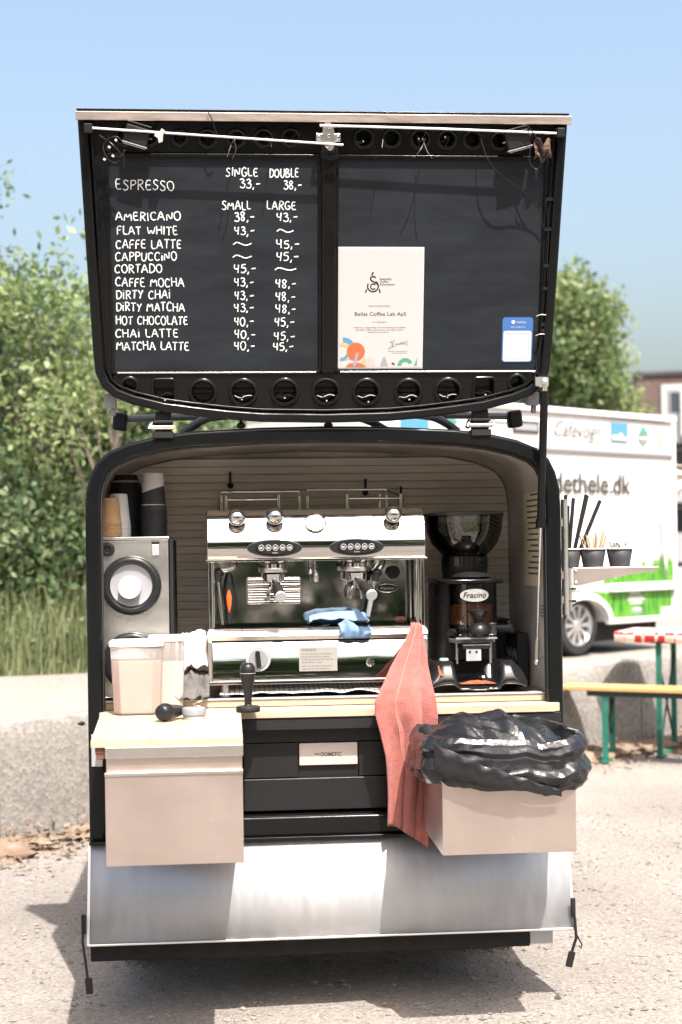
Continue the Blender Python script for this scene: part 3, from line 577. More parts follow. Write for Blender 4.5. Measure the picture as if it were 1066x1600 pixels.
# floor + chassis + wheels
MB().bx(CX-.745, CX+.745, .032, 1.64, .44, .499).build('floor', BLKMAT, cart)
ch = MB().bx(-.74, .63, -.06, .0, .165, .225).bx(-.7, -.64, .0, 1.6, .17, .24).bx(.55, .61, .0, 1.6, .17, .24).bx(-.70, .66, .75, .83, .16, .24).bx(-.7, -.64, .5, .56, .24, .44).bx(.55, .61, .5, .56, .24, .44).build('chassis', BLKMAT, cart, bevel=.004)
MB().bx(.63, .705, -.055, -.01, .17, .215).build('bumper_end', ALU, cart, bevel=.004)
MB().bx(CX-.74, CX+.74, .05, .07, .24, .50).build('rear_valance', BLKMAT, cart)
for sx in (-1, 1):
    c = (CX+sx*.62, .62, .21); wl = MB().lathe([(.13, -.07), (.19, -.075), (.21, -.05), (.21, .05), (.19, .075), (.13, .07), (.13, -.07)], c, (1, 0, 0), 32, cap=False).build('wheel', RUBBER, cart)
    MB().lathe([(.131, .04), (.12, .06), (.05, .05), (.04, .07), (.001, .07)], c, (sx, 0, 0), 24, cap=False).build('rim', GREYPL, wl)
# lower flap of brushed aluminium
FA, FB = (-.037, .521), (-.125, .232)
fl = thing_ = MB()
def flap(x, t, n_):   # t 0 at hinge .. 1 at lower edge, n_ outward
    dy, dz = FB[0]-FA[0], FB[1]-FA[1]; l = math.hypot(dy, dz); ny, nz = dz/l, -dy/l
    return (CX+x, FA[0]+dy*t+ny*n_, FA[1]+dz*t+nz*n_)
fp = MB(flap).grid(2, 2, lambda a, b: (-.748+a*1.494, b, 0)).build('lower_flap', ALU, cart, solid=.006)
MB(flap).bx(-.748, .746, .985, 1.008, -.012, .008).build('flap_edge', STEEL, fp, bevel=.002)
MB().bx(CX-.748, CX+.746, -.058, -.036, .5225, .531).build('hinge_strip', BLACK, cart, bevel=.002)
for sx in (-1, 1): MB(flap).bx(sx*.748-.004, sx*.748+.004, .0, 1.0, -.02, .004).build('flap_side', STEEL, fp)
def strap(x, name_pts, lab):
    t = MB(); t.tube(name_pts, .004, 6); o = t.build('strap', BLKPL, cart)
    return o
for sx, pts in ((-1, [(-.752, -.13, .31), (-.756, -.135, .25), (-.748, -.135, .19), (-.742, -.135, .135)]), (1, [(.752, -.13, .31), (.756, -.14, .25), (.757, -.145, .21), (.742, -.145, .165)])):
    st = MB().tube(pts, .0045, 6).build('strap', BLKPL, cart)
    e = pts[-1]; MB().box((e[0]-.004*sx, e[1], e[2]-.02), (.022, .008, .05), Matrix.Rotation(math.radians(14*sx if sx > 0 else -4), 3, 'Y')).build('buckle', BLKPL, st, bevel=.003)
    b = pts[0]; MB().box((b[0], b[1], b[2]-.01), (.014, .014, .06)).build('latch', BLKMAT, st, bevel=.003)
MB().tube([(.757, -.14, .225), (.766, -.145, .205), (.775, -.145, .188), (.772, -.145, .178), (.765, -.145, .186)], .0025, 6).build('hook', BLKPL, cart)
MB().sphere((-.76, -.025, .895), .007, 10).cyl((-.752, -.02, .895), (-.77, -.03, .895), .004).build('latch_pin', BLKMAT, cart)

# ---- roof hardware between lid and roof
for x in (-.497, .503):
    z0 = 1.776
    hb = MB().bx(x-.032, x+.032, -.03, .03, z0, z0+.022).bx(x-.026, x+.026, -.025, .02, z0+.0225, z0+.046).bx(x-.03, x+.03, -.035, .025, z0+.0465, z0+.056).bx(x-.024, x+.024, -.025, .02, z0+.0565, z0+.085).build('hinge', BLKMAT, cart, bevel=.003)
    MB().cyl((x-.036, -.03, z0+.034), (x+.036, -.03, z0+.034), .007).cyl((x-.044, -.025, z0+.028), (x-.034, -.012, z0+.05), .008).build('hinge_pin', STEEL, hb)
MB().tube([(-.63, .12, 1.852), (-.2, .12, 1.86), (.2, .12, 1.86), (.62, .12, 1.852)], .011, 8).build('roof_bar', GREYPL, cart)
for sx in (-1, 1): MB().box((sx*.64, .12, 1.842), (.045, .05, .055), Matrix.Rotation(math.radians(-6*sx), 3, 'Y')).build('bar_end', BLKMAT, cart, bevel=.008)
for pts in ([(-.45, .1, 1.80), (-.41, .1, 1.822), (-.37, .1, 1.85), (-.30, .1, 1.858)], [(.45, .1, 1.80), (.41, .1, 1.83), (.37, .1, 1.85), (.30, .1, 1.858)], [(.22, .14, 1.81), (.16, .14, 1.845), (.10, .14, 1.86)]):
    MB().tube(smooth2(pts, 2), .013, 8).build('roof_bar', GREYPL, cart)
for x in (-.255, .02): MB().lathe([(.006, 0), (.014, .004), (.014, .012), (.005, .018), (.005, .03)], (x, 0.0, 1.808), n=12).build('roof_stud', BLKMAT, cart)

# ---- the raised lid
TILT = math.radians(13.06); LO = Vector((CX, -.02, 1.823)); LUP = Vector((0, -math.sin(TILT), math.cos(TILT))); LN = Vector((0, -math.cos(TILT), -math.sin(TILT)))
def lf(u, v, w_): return LO + Vector((1, 0, 0))*u + LUP*v + LN*w_
lh = [(.0, .0), (.20, .004), (.31, .013), (.42, .026), (.505, .038), (.60, .062), (.655, .084), (.69, .115), (.708, .16), (.713, .23), (.722, .5), (.735, .93)]
lout = [(-a, b) for a, b in lh[::-1]] + [(a, b) for a, b in lh[1:]]     # from top-left down and round to top-right
lin = [(a*(1-.032/max(.3, math.hypot(a, .3))) if abs(a) > .6 else a, b) for a, b in lout]
lin = offset_in(lout, -.030); lin[0] = (-.705, .90); lin[-1] = (.705, .90)
lid = MB().prism(lout, -.062, -.034, lf).build('lid', BLACK, cart, bevel=.012)
MB().loop(lout, lin, -.0335, .02, lf, closed=False).build('lid_rim', BLACK, lid, bevel=.009, seg=3)
bead_o = offset_in(lout, -.0345); bead_i = offset_in(lout, -.0425); bead_o[0] = (-.7, .9); bead_o[-1] = (.7, .9); bead_i[0] = (-.692, .9); bead_i[-1] = (.692, .9)
MB().loop(bead_o, bead_i, -.03, .012, lf, closed=False).build('lid_bead', BLACK2, lid, bevel=.003)
MB(lf).bx(-.737, .737, .905, .930, -.0335, .028).build('lid_top_rail', BLACK, lid, bevel=.004)
strip = mat('worn_edge_strip', (.40, .33, .29), .38, .55, var=.12, vscale=9, vstretch=(1, 6, 6), rvar=.12, bump=.15, bscale=8)
MB(lf).bx(-.738, .742, .903, .928, .0285, .0345).build('lid_edge_strip', strip, lid, bevel=.002)
MB(lf).bx(-.735, .735, .930, .936, -.062, .030).build('lid_cap', BLACK, lid, bevel=.002)
# pressed inner sheet, built cell by cell round its holes
INB = offset_in(lout, -.040)
def arch_v(u):   # lower boundary of the inner sheet
    P = [p for p in INB if p[1] < .3]
    for a, b in zip(P, P[1:]):
        if a[0] <= u <= b[0]: return a[1]+(b[1]-a[1])*(u-a[0])/(b[0]-a[0])
    return .2
def cell(mb, poly, hole, c, w_):
    angs = sorted(set([round(2*math.pi*k/36, 6) for k in range(36)] + [round(math.atan2(q[1]-c[1], q[0]-c[0]) % (2*math.pi), 6) for q in poly])); O_, I_ = [], []
    def hit(P, t):
        d = (math.cos(t), math.sin(t)); best = None; n = len(P)
        for i in range(n):
            a, b = P[i], P[(i+1) % n]; ex, ey = b[0]-a[0], b[1]-a[1]; det = d[0]*-ey + d[1]*ex
            if abs(det) < 1e-12: continue
            rx, ry = a[0]-c[0], a[1]-c[1]; k = (rx*-ey + ry*ex)/det; s_ = (d[0]*ry - d[1]*rx)/det
            if k > 0 and -1e-6 <= s_ <= 1+1e-6 and (best is None or k < best): best = k
        return (c[0]+d[0]*best, c[1]+d[1]*best)
    for t in angs: O_.append(hit(poly, t)); I_.append(hit(hole, t))
    n = len(angs); mb.add([lf(*p, w_) for p in O_] + [lf(*p, w_) for p in I_] + [lf(*p, w_-.016) for p in I_], [(i, (i+1) % n, n+(i+1) % n, n+i) for i in range(n)] + [(n+i, n+(i+1) % n, 2*n+(i+1) % n, 2*n+i) for i in range(n)])
bot_holes = [(-.605, .118, .019, 0), (-.50, .104, .030, 1), (-.380, .096, .033, 0), (-.255, .095, .034, 0), (-.126, .096, .034, 0), (.003, .096, .034, 0), (.130, .094, .034, 0), (.262, .093, .034, 0), (.388, .095, .034, 0), (.502, .104, .030, 1), (.606, .122, .019, 0)]
SH = MB(); us = [-.672] + [(a[0]+b[0])/2 for a, b in zip(bot_holes, bot_holes[1:])] + [.672]
for i, (u, v, r, sq) in enumerate(bot_holes):
    a, b = us[i], us[i+1]; lo = [(a+(b-a)*k/6, arch_v(a+(b-a)*k/6)) for k in range(7)]
    cell(SH, lo+[(b, .154), (a, .154)], rrect(u-r, u+r, v-r, v+r, .010) if sq else ellipse(u, v, r, r, 36), (u, v), .004)
top_holes = [(-.60, .858, .022), (-.523, .856, .019), (-.436, .856, .019), (-.353, .855, .023), (-.268, .856, .023), (-.186, .858, .023), (-.104, .860, .023), (.116, .860, .026), (.200, .860, .024), (.287, .859, .026), (.369, .858, .025), (.447, .858, .024), (.528, .856, .022), (.605, .856, .02)]
us = [-.695] + [(a[0]+b[0])/2 for a, b in zip(top_holes, top_holes[1:])] + [.695]
for i, (u, v, r) in enumerate(top_holes):
    a, b = us[i], us[i+1]
    cell(SH, [(a, .815), (b, .815), (b, .902), (a, .902)], ellipse(u, v, r, r, 36), (u, v), .004)
# solid strips: sides and centre post
for (a, b) in ((-.690, -.655), (.678, .700)): SH.add([lf(a, .154, .004), lf(b, .154, .004), lf(b, .815, .004), lf(a, .815, .004)], [(0, 1, 2, 3)])
SH.add([lf(-.69, .154, .004), lf(-.672, .154, .004), lf(-.672, arch_v(-.672), .004), lf(-.682, .13, .004)], [(0, 1, 2, 3)]); SH.add([lf(.672, .154, .004), lf(.7, .154, .004), lf(.685, .13, .004), lf(.672, arch_v(.672), .004)], [(0, 1, 2, 3)])
SH.build('pressed_sheet', BLACK2, lid, smooth=30)
MB(lf).bx(-.012, .032, .155, .815, -.03, .016).build('centre_post', BLACK2, lid, bevel=.006)
MB().lathe([(.028, -.02), (.028, .012), (.02, .018), (.001, .018)], lf(.012, .815, 0), LN, 24, cap=False).build('post_cap', BLACK2, lid)
# raised flanges round the holes
def flange(u, v, r, sq=0):
    if sq:
        MB().loop(rrect(u-r-.008, u+r+.008, v-r-.008, v+r+.008, .014), rrect(u-r-.001, u+r+.001, v-r-.001, v+r+.001, .010), .0042, .010, lf).build('hole_rim', BLACK2, lid, bevel=.003)
    else:
        MB().lathe([(r-.001, -.012), (r-.001, .004), (r+.003, .0105), (r+.009, .0095), (r+.013, .0043)], lf(u, v, 0), LN, 32, cap=False).build('hole_rim', BLACK2, lid, smooth=60)
for u, v, r, sq in bot_holes: flange(u, v, r, sq)
for u, v, r in top_holes: flange(u, v, r*.8)
# stiffening beads crossing behind the holes
for q_ in ((-.64, .64, .083, .089, -.033, -.02), (-.64, .64, .10, .106, -.033, -.026), (-.66, .66, .85, .855, -.033, -.022)): MB(lf).bx(*q_).build('inner_rib', BLACK2, lid, bevel=.002)
# chalkboards with their frames
for (a, b, nm) in ((-.653, -.016, 'left'), (.036, .676, 'right')):
    MB(lf).bx(a, b, .160, .806, -.012, -.003).build('chalkboard', BOARD, lid, bevel=.001)
    fr = MB(); fr.loop(rrect(a-.006, b+.006, .154, .812, .012), rrect(a+.004, b-.004, .1625, .802, .010), -.012, .007, lf); fr.build('board_frame', BLACK2, lid, bevel=.003)
    MB(lf).bx(a+.012, b-.012, .1565, .1605, .0072, .0092).build('frame_lit_edge', ROD, lid, bevel=.0008)  # bright metal bead standing in for the sunlit lower edge of the frame
# chalk lettering: hand-drawn strokes
FONT = {'A': (.78, ['0,0 .36,1 .42,1 .76,0', '.14,.36 .64,.4']), 'B': (.66, ['.06,0 .08,1', '~.08,1 .5,.98 .56,.7 .1,.54', '~.1,.54 .62,.5 .66,.08 .06,0']), 'C': (.68, ['~.64,.84 .4,1.06 .06,.8 .02,.3 .26,-.04 .64,.12']), 'D': (.72, ['.08,0 .08,1', '~.0,1 .5,1 .76,.62 .6,.08 .06,0']), 'E': (.60, ['.54,.98 .06,1 .06,0 .58,.03', '.06,.52 .48,.54']), 'F': (.58, ['.58,1 .06,1 .06,0', '.06,.52 .46,.53']), 'G': (.74, ['~.64,.86 .4,1.06 .06,.8 .04,.26 .34,-.06 .68,.14 .68,.44', '.68,.44 .42,.44']), 'H': (.72, ['.06,1 .06,0', '.66,1 .66,0', '.06,.5 .66,.54']), 'I': (.22, ['.1,1 .1,0']), 'i': (.22, ['.1,.72 .1,0', '.1,.95 .12,1.02']), 'L': (.54, ['.06,1 .06,0 .54,.04']), 'M': (.92, ['.04,0 .16,1 .46,.36 .76,1 .88,0']), 'N': (.76, ['.06,0 .08,1 .64,.02 .68,1']), 'O': (.74, ['~.36,1.0 .06,.86 .0,.4 .22,-.02 .56,.02 .74,.44 .62,.92 .32,1.0']), 'P': (.62, ['.08,0 .08,1', '~.04,1 .52,1.02 .62,.62 .1,.46']), 'R': (.66, ['.08,0 .08,1', '~.04,1 .52,1.02 .6,.64 .1,.5', '.22,.5 .64,0']), 'S': (.60, ['~.56,.88 .3,1.06 .06,.84 .22,.56 .54,.4 .5,.06 .2,-.06 .02,.12']), 'T': (.64, ['0,.98 .64,1', '.32,1 .30,0']), 'U': (.70, ['~.06,1 .04,.3 .22,-.04 .5,.0 .64,.3 .64,1']), 'W': (1.0, ['.02,1 .22,0 .5,.74 .74,0 .98,1']), 'Y': (.66, ['.02,1 .34,.5', '.64,1 .34,.5 .22,0']),
        '0': (.66, ['~.34,1.0 .08,.86 .02,.4 .2,-.02 .5,.02 .66,.44 .56,.92 .3,1.0']), '3': (.58, ['~.04,.9 .3,1.06 .56,.8 .22,.54', '~.22,.54 .62,.46 .54,.04 .24,-.06 .02,.1']), '4': (.62, ['.1,1 .06,.46 .56,.48', '.52,1 .48,0']), '5': (.60, ['.56,1 .14,.98 .1,.6', '~.1,.6 .5,.62 .6,.26 .36,-.02 .06,.06']), '8': (.62, ['~.5,.9 .3,1.04 .08,.86 .2,.58 .54,.34 .46,.02 .2,-.02 .08,.24 .3,.52 .54,.78 .48,.92']), ',': (.26, ['.16,.1 .04,-.22']), '-': (.56, ['.04,.46 .52,.52']), '~': (1.6, ['~.0,.4 .3,.72 .7,.5 1.1,.28 1.6,.56']), ' ': (.40, [])}
MENU = [('SINGLE', -0.3, 0.76, -0.204), ('DOUBLE', -0.169, 0.757, -0.081), ('33,-', -0.258, 0.725, -0.196), ('38,-', -0.127, 0.724, -0.071), ('ESPRESSO', -0.63, 0.721, -0.455), ('SMALL', -0.313, 0.661, -0.226), ('LARGE', -0.178, 0.662, -0.089), ('AMERICANO', -0.633, 0.628, -0.438), ('38,-', -0.276, 0.628, -0.215), ('43,-', -0.149, 0.628, -0.083), ('FLAT WHITE', -0.63, 0.587, -0.448), ('43,-', -0.277, 0.588, -0.215), ('~', -0.147, 0.586, -0.097), ('CAFFE LATTE', -0.635, 0.545, -0.438), ('~', -0.281, 0.548, -0.225), ('45,-', -0.149, 0.548, -0.079), ('CAPPUCCiNO', -0.637, 0.509, -0.452), ('~', -0.282, 0.51, -0.226), ('45,-', -0.15, 0.51, -0.081), ('CORTADO', -0.64, 0.473, -0.497), ('45,-', -0.28, 0.474, -0.212), ('~', -0.154, 0.474, -0.089), ('CAFFE MOCHA', -0.639, 0.433, -0.432), ('43,-', -0.279, 0.434, -0.219), ('48,-', -0.154, 0.43, -0.089), ('DiRTY CHAi', -0.638, 0.395, -0.474), ('43,-', -0.28, 0.393, -0.219), ('48,-', -0.154, 0.389, -0.092), ('DiRTY MATCHA', -0.639, 0.358, -0.432), ('43,-', -0.28, 0.356, -0.219), ('48,-', -0.153, 0.352, -0.09), ('HOT CHOCOLATE', -0.641, 0.318, -0.423), ('40,-', -0.281, 0.314, -0.22), ('45,-', -0.157, 0.312, -0.094), ('CHAi LATTE', -0.644, 0.279, -0.453), ('40,-', -0.281, 0.275, -0.216), ('45,-', -0.159, 0.269, -0.094), ('MATCHA LATTE', -0.643, 0.24, -0.421), ('40,-', -0.282, 0.239, -0.217), ('45,-', -0.161, 0.237, -0.098)]
def chalkfn(a, b, h): return lf(a, b, -.003+h+.0004)
for (word, u0, v, u1) in MENU:
    mb = MB(); tot = sum(FONT[c][0]+.16 for c in word)-.16; kx = (u1-u0)/tot; x = u0; hh_ = .0285 if word == 'ESPRESSO' else .0245
    tiltw = random.uniform(-.012, .012)
    for ch in word:
        wv_, strokes = FONT[ch]; jy = random.uniform(-.0012, .0012); js = random.uniform(.93, 1.07); sl_ = random.uniform(-.04, .06)
        for st in strokes:
            sm = st[0] == '~'; pts = [tuple(map(float, q.split(','))) for q in st.lstrip('~').split()]
            pts = [(a+random.uniform(-.025, .025), b+random.uniform(-.03, .03)) for a, b in pts]
            pts = smooth2(pts, 2) if sm else smooth2(pts, 1)
            mb.ribbon([(x+(a+sl_*b)*kx, v-hh_/2+jy+b*hh_*js+(x-u0)*tiltw) for a, b in pts], random.uniform(.0030, .0038) if word != 'ESPRESSO' else .0026, chalkfn)
        x += (wv_+.16)*kx
    mb.build('chalk_lettering', CHALK, lid, recalc=False)
# lock rods, centre latch
MB(lf).tube([(-.700, .880, .052), (.05, .838, .046)], .0042, 8).build('lock_rod', ROD, lid)
MB(lf).tube([(-.02, .893, .046), (.35, .886, .05), (.715, .876, .052)], .0042, 8).build('lock_rod', ROD, lid)
lt = MB(lf).bx(-.030, .044, .848, .872, .02, .026).build('latch_plate', STEEL, lid, bevel=.003)
MB().prism(ellipse(.008, .864, .018, .043, 20, .12), .0262, .034, lf).build('latch_cam', STEEL, lt, bevel=.002)
for (u, v) in ((-.022, .86), (.036, .86), (.008, .890), (.008, .864), (.003, .836)): MB().lathe([(.006, 0), (.006, .005), (.003, .008), (.001, .008)], lf(u, v, .03), LN, 10, cap=False).build('bolt', ROD, lt)
MB(lf).bx(-.012, .028, .815, .902, .004, .0195).build('latch_block', BLKMAT, lid, bevel=.003)
for (u, s_) in ((-.70, 1), (.705, -1)):
    MB(lf).bx(u-.012, u+.012, .865, .892, .021, .062).build('rod_guide', BLKMAT, lid, bevel=.003)
# rubber stops under the lid
for u in (-.665, .668): MB(lf).bx(u-.022, u+.016, .045, .088, -.055, -.02).bx(u-.004, u+.012, .02, .0448, -.05, -.03).build('rubber_stop', GREYPL, lid, bevel=.004)
# zip ties and loose wires
def wire(pts, r=.0016, m=BLKPL, nm='wire'): return MB().tube(smooth2([tuple(lf(*p)) for p in pts], 2), r, 5).build(nm, m, lid)
TIE = mat('pale_zip_tie', (.42, .41, .40), .35)
for (u, v, r, sq) in bot_holes[1:10]:
    a = random.uniform(-.6, .4)
    if random.random() < .85:
        MB().tube(smooth2([tuple(lf(u+r*.8*math.cos(a+k*.5)*(.3+.25*k)*(-1)**0-.02, v-.018+.016*math.sin(a+k*.9), .006+.012*math.sin(k*1.1))) for k in range(4)], 2), .0013, 4).build('zip_tie', BLKPL, lid)
        MB().box(lf(u+random.uniform(-.01, .012), v-random.uniform(.015, .03), .012), (.004, .004, .004)).build('zip_tie_head', TIE, lid)
        MB().tube(smooth2([tuple(lf(u+q*r, v-.012+.006*math.sin(q*4+a), .0)) for q in (-.8, -.3, .3, .8)], 2), .0016, 4).build('zip_tie', TIE if random.random() < .6 else BLKPL, lid)
for (u, v, r) in top_holes[3:13]:
    if random.random() < .8:
        MB().tube(smooth2([tuple(lf(u+random.uniform(-r, r), v+random.uniform(-r, r), .01)) for k in range(4)], 2), .0013, 4).build('zip_tie', BLKPL, lid)
        MB().box(lf(u+random.uniform(-.008, .008), v+random.uniform(-.01, .01), .012), (.004, .004, .005)).build('zip_tie_head', TIE, lid)
wire([(-.35, .93, .04), (-.335, .90, .045), (-.325, .865, .03)]); wire([(-.27, .86, .02), (-.285, .83, .05), (-.295, .80, .065)]); wire([(-.28, .855, .04), (-.265, .825, .06), (-.28, .795, .07)])
wire([(.30, .86, .02), (.285, .83, .06), (.26, .80, .065)]); wire([(.29, .86, .03), (.30, .82, .06), (.315, .80, .07)]); wire([(-.16, .86, .02), (-.165, .83, .06)]); wire([(.17, .855, .04), (.165, .83, .06)])
wire([(.47, .86, .02), (.485, .80, .04), (.53, .75, .045), (.60, .71, .03), (.655, .66, .02), (.672, .6, .01)], .0018)
wire([(.60, .90, .06), (.64, .85, .07), (.655, .80, .06), (.64, .765, .05), (.61, .79, .05), (.615, .84, .06)], .0018)
wire([(.675, .68, .012), (.69, .6, .012), (.687, .5, .014), (.692, .42, .012), (.688, .3, .012), (.675, .24, .014), (.66, .18, .02), (.668, .15, .03)], .0016)
for v in (.68, .59, .48, .41, .30, .28): MB(lf).bx(.676, .698, v, v+.010, .0125, .015).build('wire_clip', BLKPL, lid)
for v in (.33, .27): wire([(.66, v, .012), (.672, v+.006, .016), (.69, v+.004, .016)], .0014, TIE, 'zip_tie')
wire([(-.67, .86, .03), (-.63, .835, .06), (-.60, .80, .055), (-.625, .775, .05), (-.655, .80, .06), (-.66, .84, .05), (-.62, .86, .06), (-.60, .84, .06)], .0018)
wire([(-.64, .86, .05), (-.655, .82, .05), (-.61, .79, .06), (-.595, .82, .05)], .0016); wire([(-.60, .815, .055), (-.598, .785, .06), (-.597, .765, .06)], .002)
for (u, v) in ((-.64, .825), (-.63, .80), (-.655, .79), (-.62, .845)): MB().box(lf(u, v, .062), (.007, .006, .006), Matrix.Rotation(u*9, 3, 'Y')).build('cable_end', TIE, lid)

# ---- gas strut holding the lid
sA, sB_ = lf(.686, .128, .045), Vector((.690, .06, 1.05)); dS = (sB_-sA); jn = sA+dS*.48
gs = MB().cyl(sA, sA+dS*.02, .007).cyl(sA+dS*.03, jn, .0125, n=20).cyl(jn, jn+dS*.03, .0165, n=20).build('gas_strut', BLACK, cart)
MB().cyl(jn+dS*.031, sB_-dS*.085, .0045, n=12).build('strut_rod', ROD, gs)
MB().cyl(sB_-dS*.085, sB_, .0085, n=12).sphere(sB_, .011).build('strut_end', STEEL, gs); MB().sphere(sA, .013).cyl(sA, sA+dS*.03, .009).bx(sA.x-.03, sA.x+.012, sA.y-.004, sA.y+.03, sA.z-.012, sA.z+.016).build('strut_end', STEEL, gs)
MB().cyl(sB_, (.722, .075, 1.065), .005).build('strut_pin', STEEL, gs)

# ================================================================== THINGS ON THE LID
# work lamps in the two upper corners
def lamp(u, v, ang, label, k=.78):
    t = thing('work_lamp', lf(u, v, .05), label, 'lamp', 'work lamps on the lid'); c, s_ = math.cos(ang), math.sin(ang)
    fn = lambda a, b, w_: lf(u+(a*c-b*s_)*k, v+(a*s_+b*c)*k, .036+w_*k)
    MB(fn).bx(-.046, .046, -.034, .030, -.018, .014).build('housing', BLKMAT, t, bevel=.004)
    for k_f in range(9): MB(fn).bx(-.042+k_f*.0105-.0015, -.042+k_f*.0105+.0015, .0305, .040, -.014, .010).build('fin', BLKMAT, t)
    MB(fn).bx(-.050, .050, -.040, -.0345, -.022, .018).build('lens_frame', GREYPL, t, bevel=.002)
    MB(fn).bx(-.044, .044, -.044, -.0405, -.016, .012).build('lens', ROD, t, bevel=.001)
    MB(fn).tube([(-.046, .0, -.0), (-.055, .0, -.01), (-.05, .0, -.04)], .004, 6).tube([(.046, .0, -.0), (.055, .0, -.01), (.05, .0, -.04)], .004, 6).build('bracket', STEEL, t)
    MB(fn).bx(-.046, .046, .0405, .043, -.012, .012).build('heat_plate', STEEL, t)
lamp(-.560, .862, math.radians(-16), 'black work lamp in the upper left corner of the lid')
lamp(.578, .860, math.radians(15), 'black work lamp in the upper right corner of the lid')
tp = MB(); c0 = lf(-.492, .862, .056)
tp.prism([(-.506, .872), (-.494, .868), (-.486, .880), (-.476, .872), (-.482, .862), (-.484, .842), (-.496, .838), (-.498, .852), (-.508, .858)], .052, .060, lf)
single(tp, 'tape_scrap', PAPER, c0, 'scrap of white tape stuck on the left lock rod', 'tape', bevel=.001)
rt = MB(); rag = mat('brown_rag', (.11, .065, .05), .9, var=.5, vscale=30)
rt.grid(14, 14, lambda a, b: lf(.632+a*.05, .80+b*.055+.010*math.sin(a*9), .03+.012*math.sin(a*7+b*5)+.01*noise.noise((a*5, b*5, 2))))
single(rt, 'rag', rag, lf(.65, .82, .03), 'crumpled brown rag tucked behind the upper right lamp', 'rag', solid=.002)
# certificate
ce = thing('certificate', lf(.17, .172, -.002), 'white printed certificate taped to the right chalkboard', 'certificate')
def cf(a, b, h): return lf(.0395+a, .1705+b, -.0008+h)
MB().prism(rect(0, .2645, 0, .366), -.0015, .0, cf).build('sheet', PAPER, ce)
MB().prism(rect(-.0005, .2665, -.004, .3695), -.0018, -.0016, cf).build('plastic_sleeve', mat('sleeve', (.55, .55, .56), .2), ce)
def pxc(x, y): return ((x-33)/957*.2645, (1393-y)/1333*.366)      # print layout, measured on the sheet
def cprint(polys, m, nm='print', h=.0003): 
    mb = MB()
    for P in polys: mb.add([cf(*pxc(*q), h) for q in P], [list(range(len(P)))])
    return mb.build(nm, m, ce, recalc=False)
def arcband(cx, cy, r0, r1, a0, a1, n=18): return [(cx+r1*math.cos(math.radians(a0+(a1-a0)*k/n)), cy+r1*math.sin(math.radians(a0+(a1-a0)*k/n))) for k in range(n+1)] + [(cx+r0*math.cos(math.radians(a1+(a0-a1)*k/n)), cy+r0*math.sin(math.radians(a1+(a0-a1)*k/n))) for k in range(n+1)]
def cstroke(pts, wd, m, h=.0004, nm='print', it=2):
    return MB().ribbon([pxc(*q) for q in (smooth2(pts, it) if it else pts)], wd, lambda a, b, hh: cf(a, b, h)).build(nm, m, ce, recalc=False)
cprint([[(x, min(y, 1378)) for x, y in arcband(100, 1185, 70, 135, -95, 60)]], SKYP)
cprint([[(max(x, 52), y) for x, y in arcband(95, 1210, 60, 102, -120, 110)]], YELLOWP, h=.00045)
cprint([[(max(x, 52), y) for x, y in arcband(75, 1230, 50, 82, 10, 100)]], SKYP, h=.0006)
cprint([ellipse(238, 1210, 102, 102, 36)], ORANGEP, h=.00075); cprint([[(x, y) for x, y in [(120, 1380), (160, 1345), (235, 1330), (310, 1345), (355, 1380)]]], ORANGEP, h=.0009)
cprint([[(205, 1375), (235, 1378), (272, 1225), (240, 1220)]], GREYP, h=.00105); cprint([[(310, 1378), (300, 1330), (345, 1265), (352, 1378)]], YELLOWP, h=.0005)
cprint([[(352, 1378), (345, 1300), (390, 1270), (440, 1295), (462, 1378)]], PINKP); cprint([[(512, 1376), (545, 1275), (570, 1275), (606, 1376)]], GREYP); cprint([[(640, 1345), (658, 1330), (676, 1340), (684, 1366), (655, 1360)]], INKGREY)
cprint([arcband(800, 1372, 44, 88, 180, 335)], TEALP); cprint([[(900, 1372), (935, 1275), (932, 1372)]], SKYP)
cprint([[(402, 360), (418, 360), (438, 322), (418, 322)]], INK, 'emblem'); cprint([arcband(425, 480, 52, 68, -60, 210)], INK, 'emblem'); cprint([arcband(428, 484, 22, 36, 40, 320)], INK, 'emblem')
cstroke([(458, 385), (425, 368), (395, 385), (400, 415), (440, 435), (478, 455), (488, 480)], .0046, INK, nm='emblem'); cprint([[(333, 553), (350, 553), (362, 512), (350, 508)]], INK, 'emblem'); cprint([[(496, 553), (514, 553), (502, 508), (488, 512)]], INK, 'emblem')
def ctext(s_, x, y, x1, hpx, m, bold=0, al='LEFT', h=.0004):
    a, b = pxc(x, y); return text('print', s_, m, ce, lambda q, r, hh: cf(q, r, h), a, b, (x1-x)/957*.2645, hpx/1333*.366*1.4, bold=bold)
ctext('Specialty', 500, 410, 635, 24, INK, .006); ctext('Coffee', 500, 440, 598, 24, INK, .006); ctext('Association', 500, 470, 672, 24, INK, .006)
ctext('R E C O G N I Z E S', 383, 710, 620, 20, INKGREY, .008); ctext('Bellas Coffee Lab ApS', 222, 807, 803, 42, INK); ctext('A S  A  M E M B E R', 418, 887, 585, 16, INKGREY, .008)
ctext('Inspiring, supporting, and connecting the global', 210, 946, 795, 17, INKGREY); ctext('specialty coffee community through shared', 232, 973, 768, 17, INKGREY); ctext('benefits and services.', 372, 999, 612, 17, INKGREY)
cstroke([(605, 1180), (640, 1150), (680, 1065), (660, 1100), (630, 1110), (625, 1085), (660, 1130), (640, 1170), (690, 1110), (700, 1140), (720, 1110), (735, 1140), (760, 1090), (752, 1140), (780, 1105), (770, 1140), (810, 1090), (795, 1145), (832, 1135), (815, 1105)], .0008, INK)
cstroke([(602, 1188), (720, 1130), (830, 1080)], .0007, INK); ctext('Member representative', 605, 1212, 822, 12, INKGREY); ctext('Executive Director', 650, 1232, 820, 12, INKGREY)
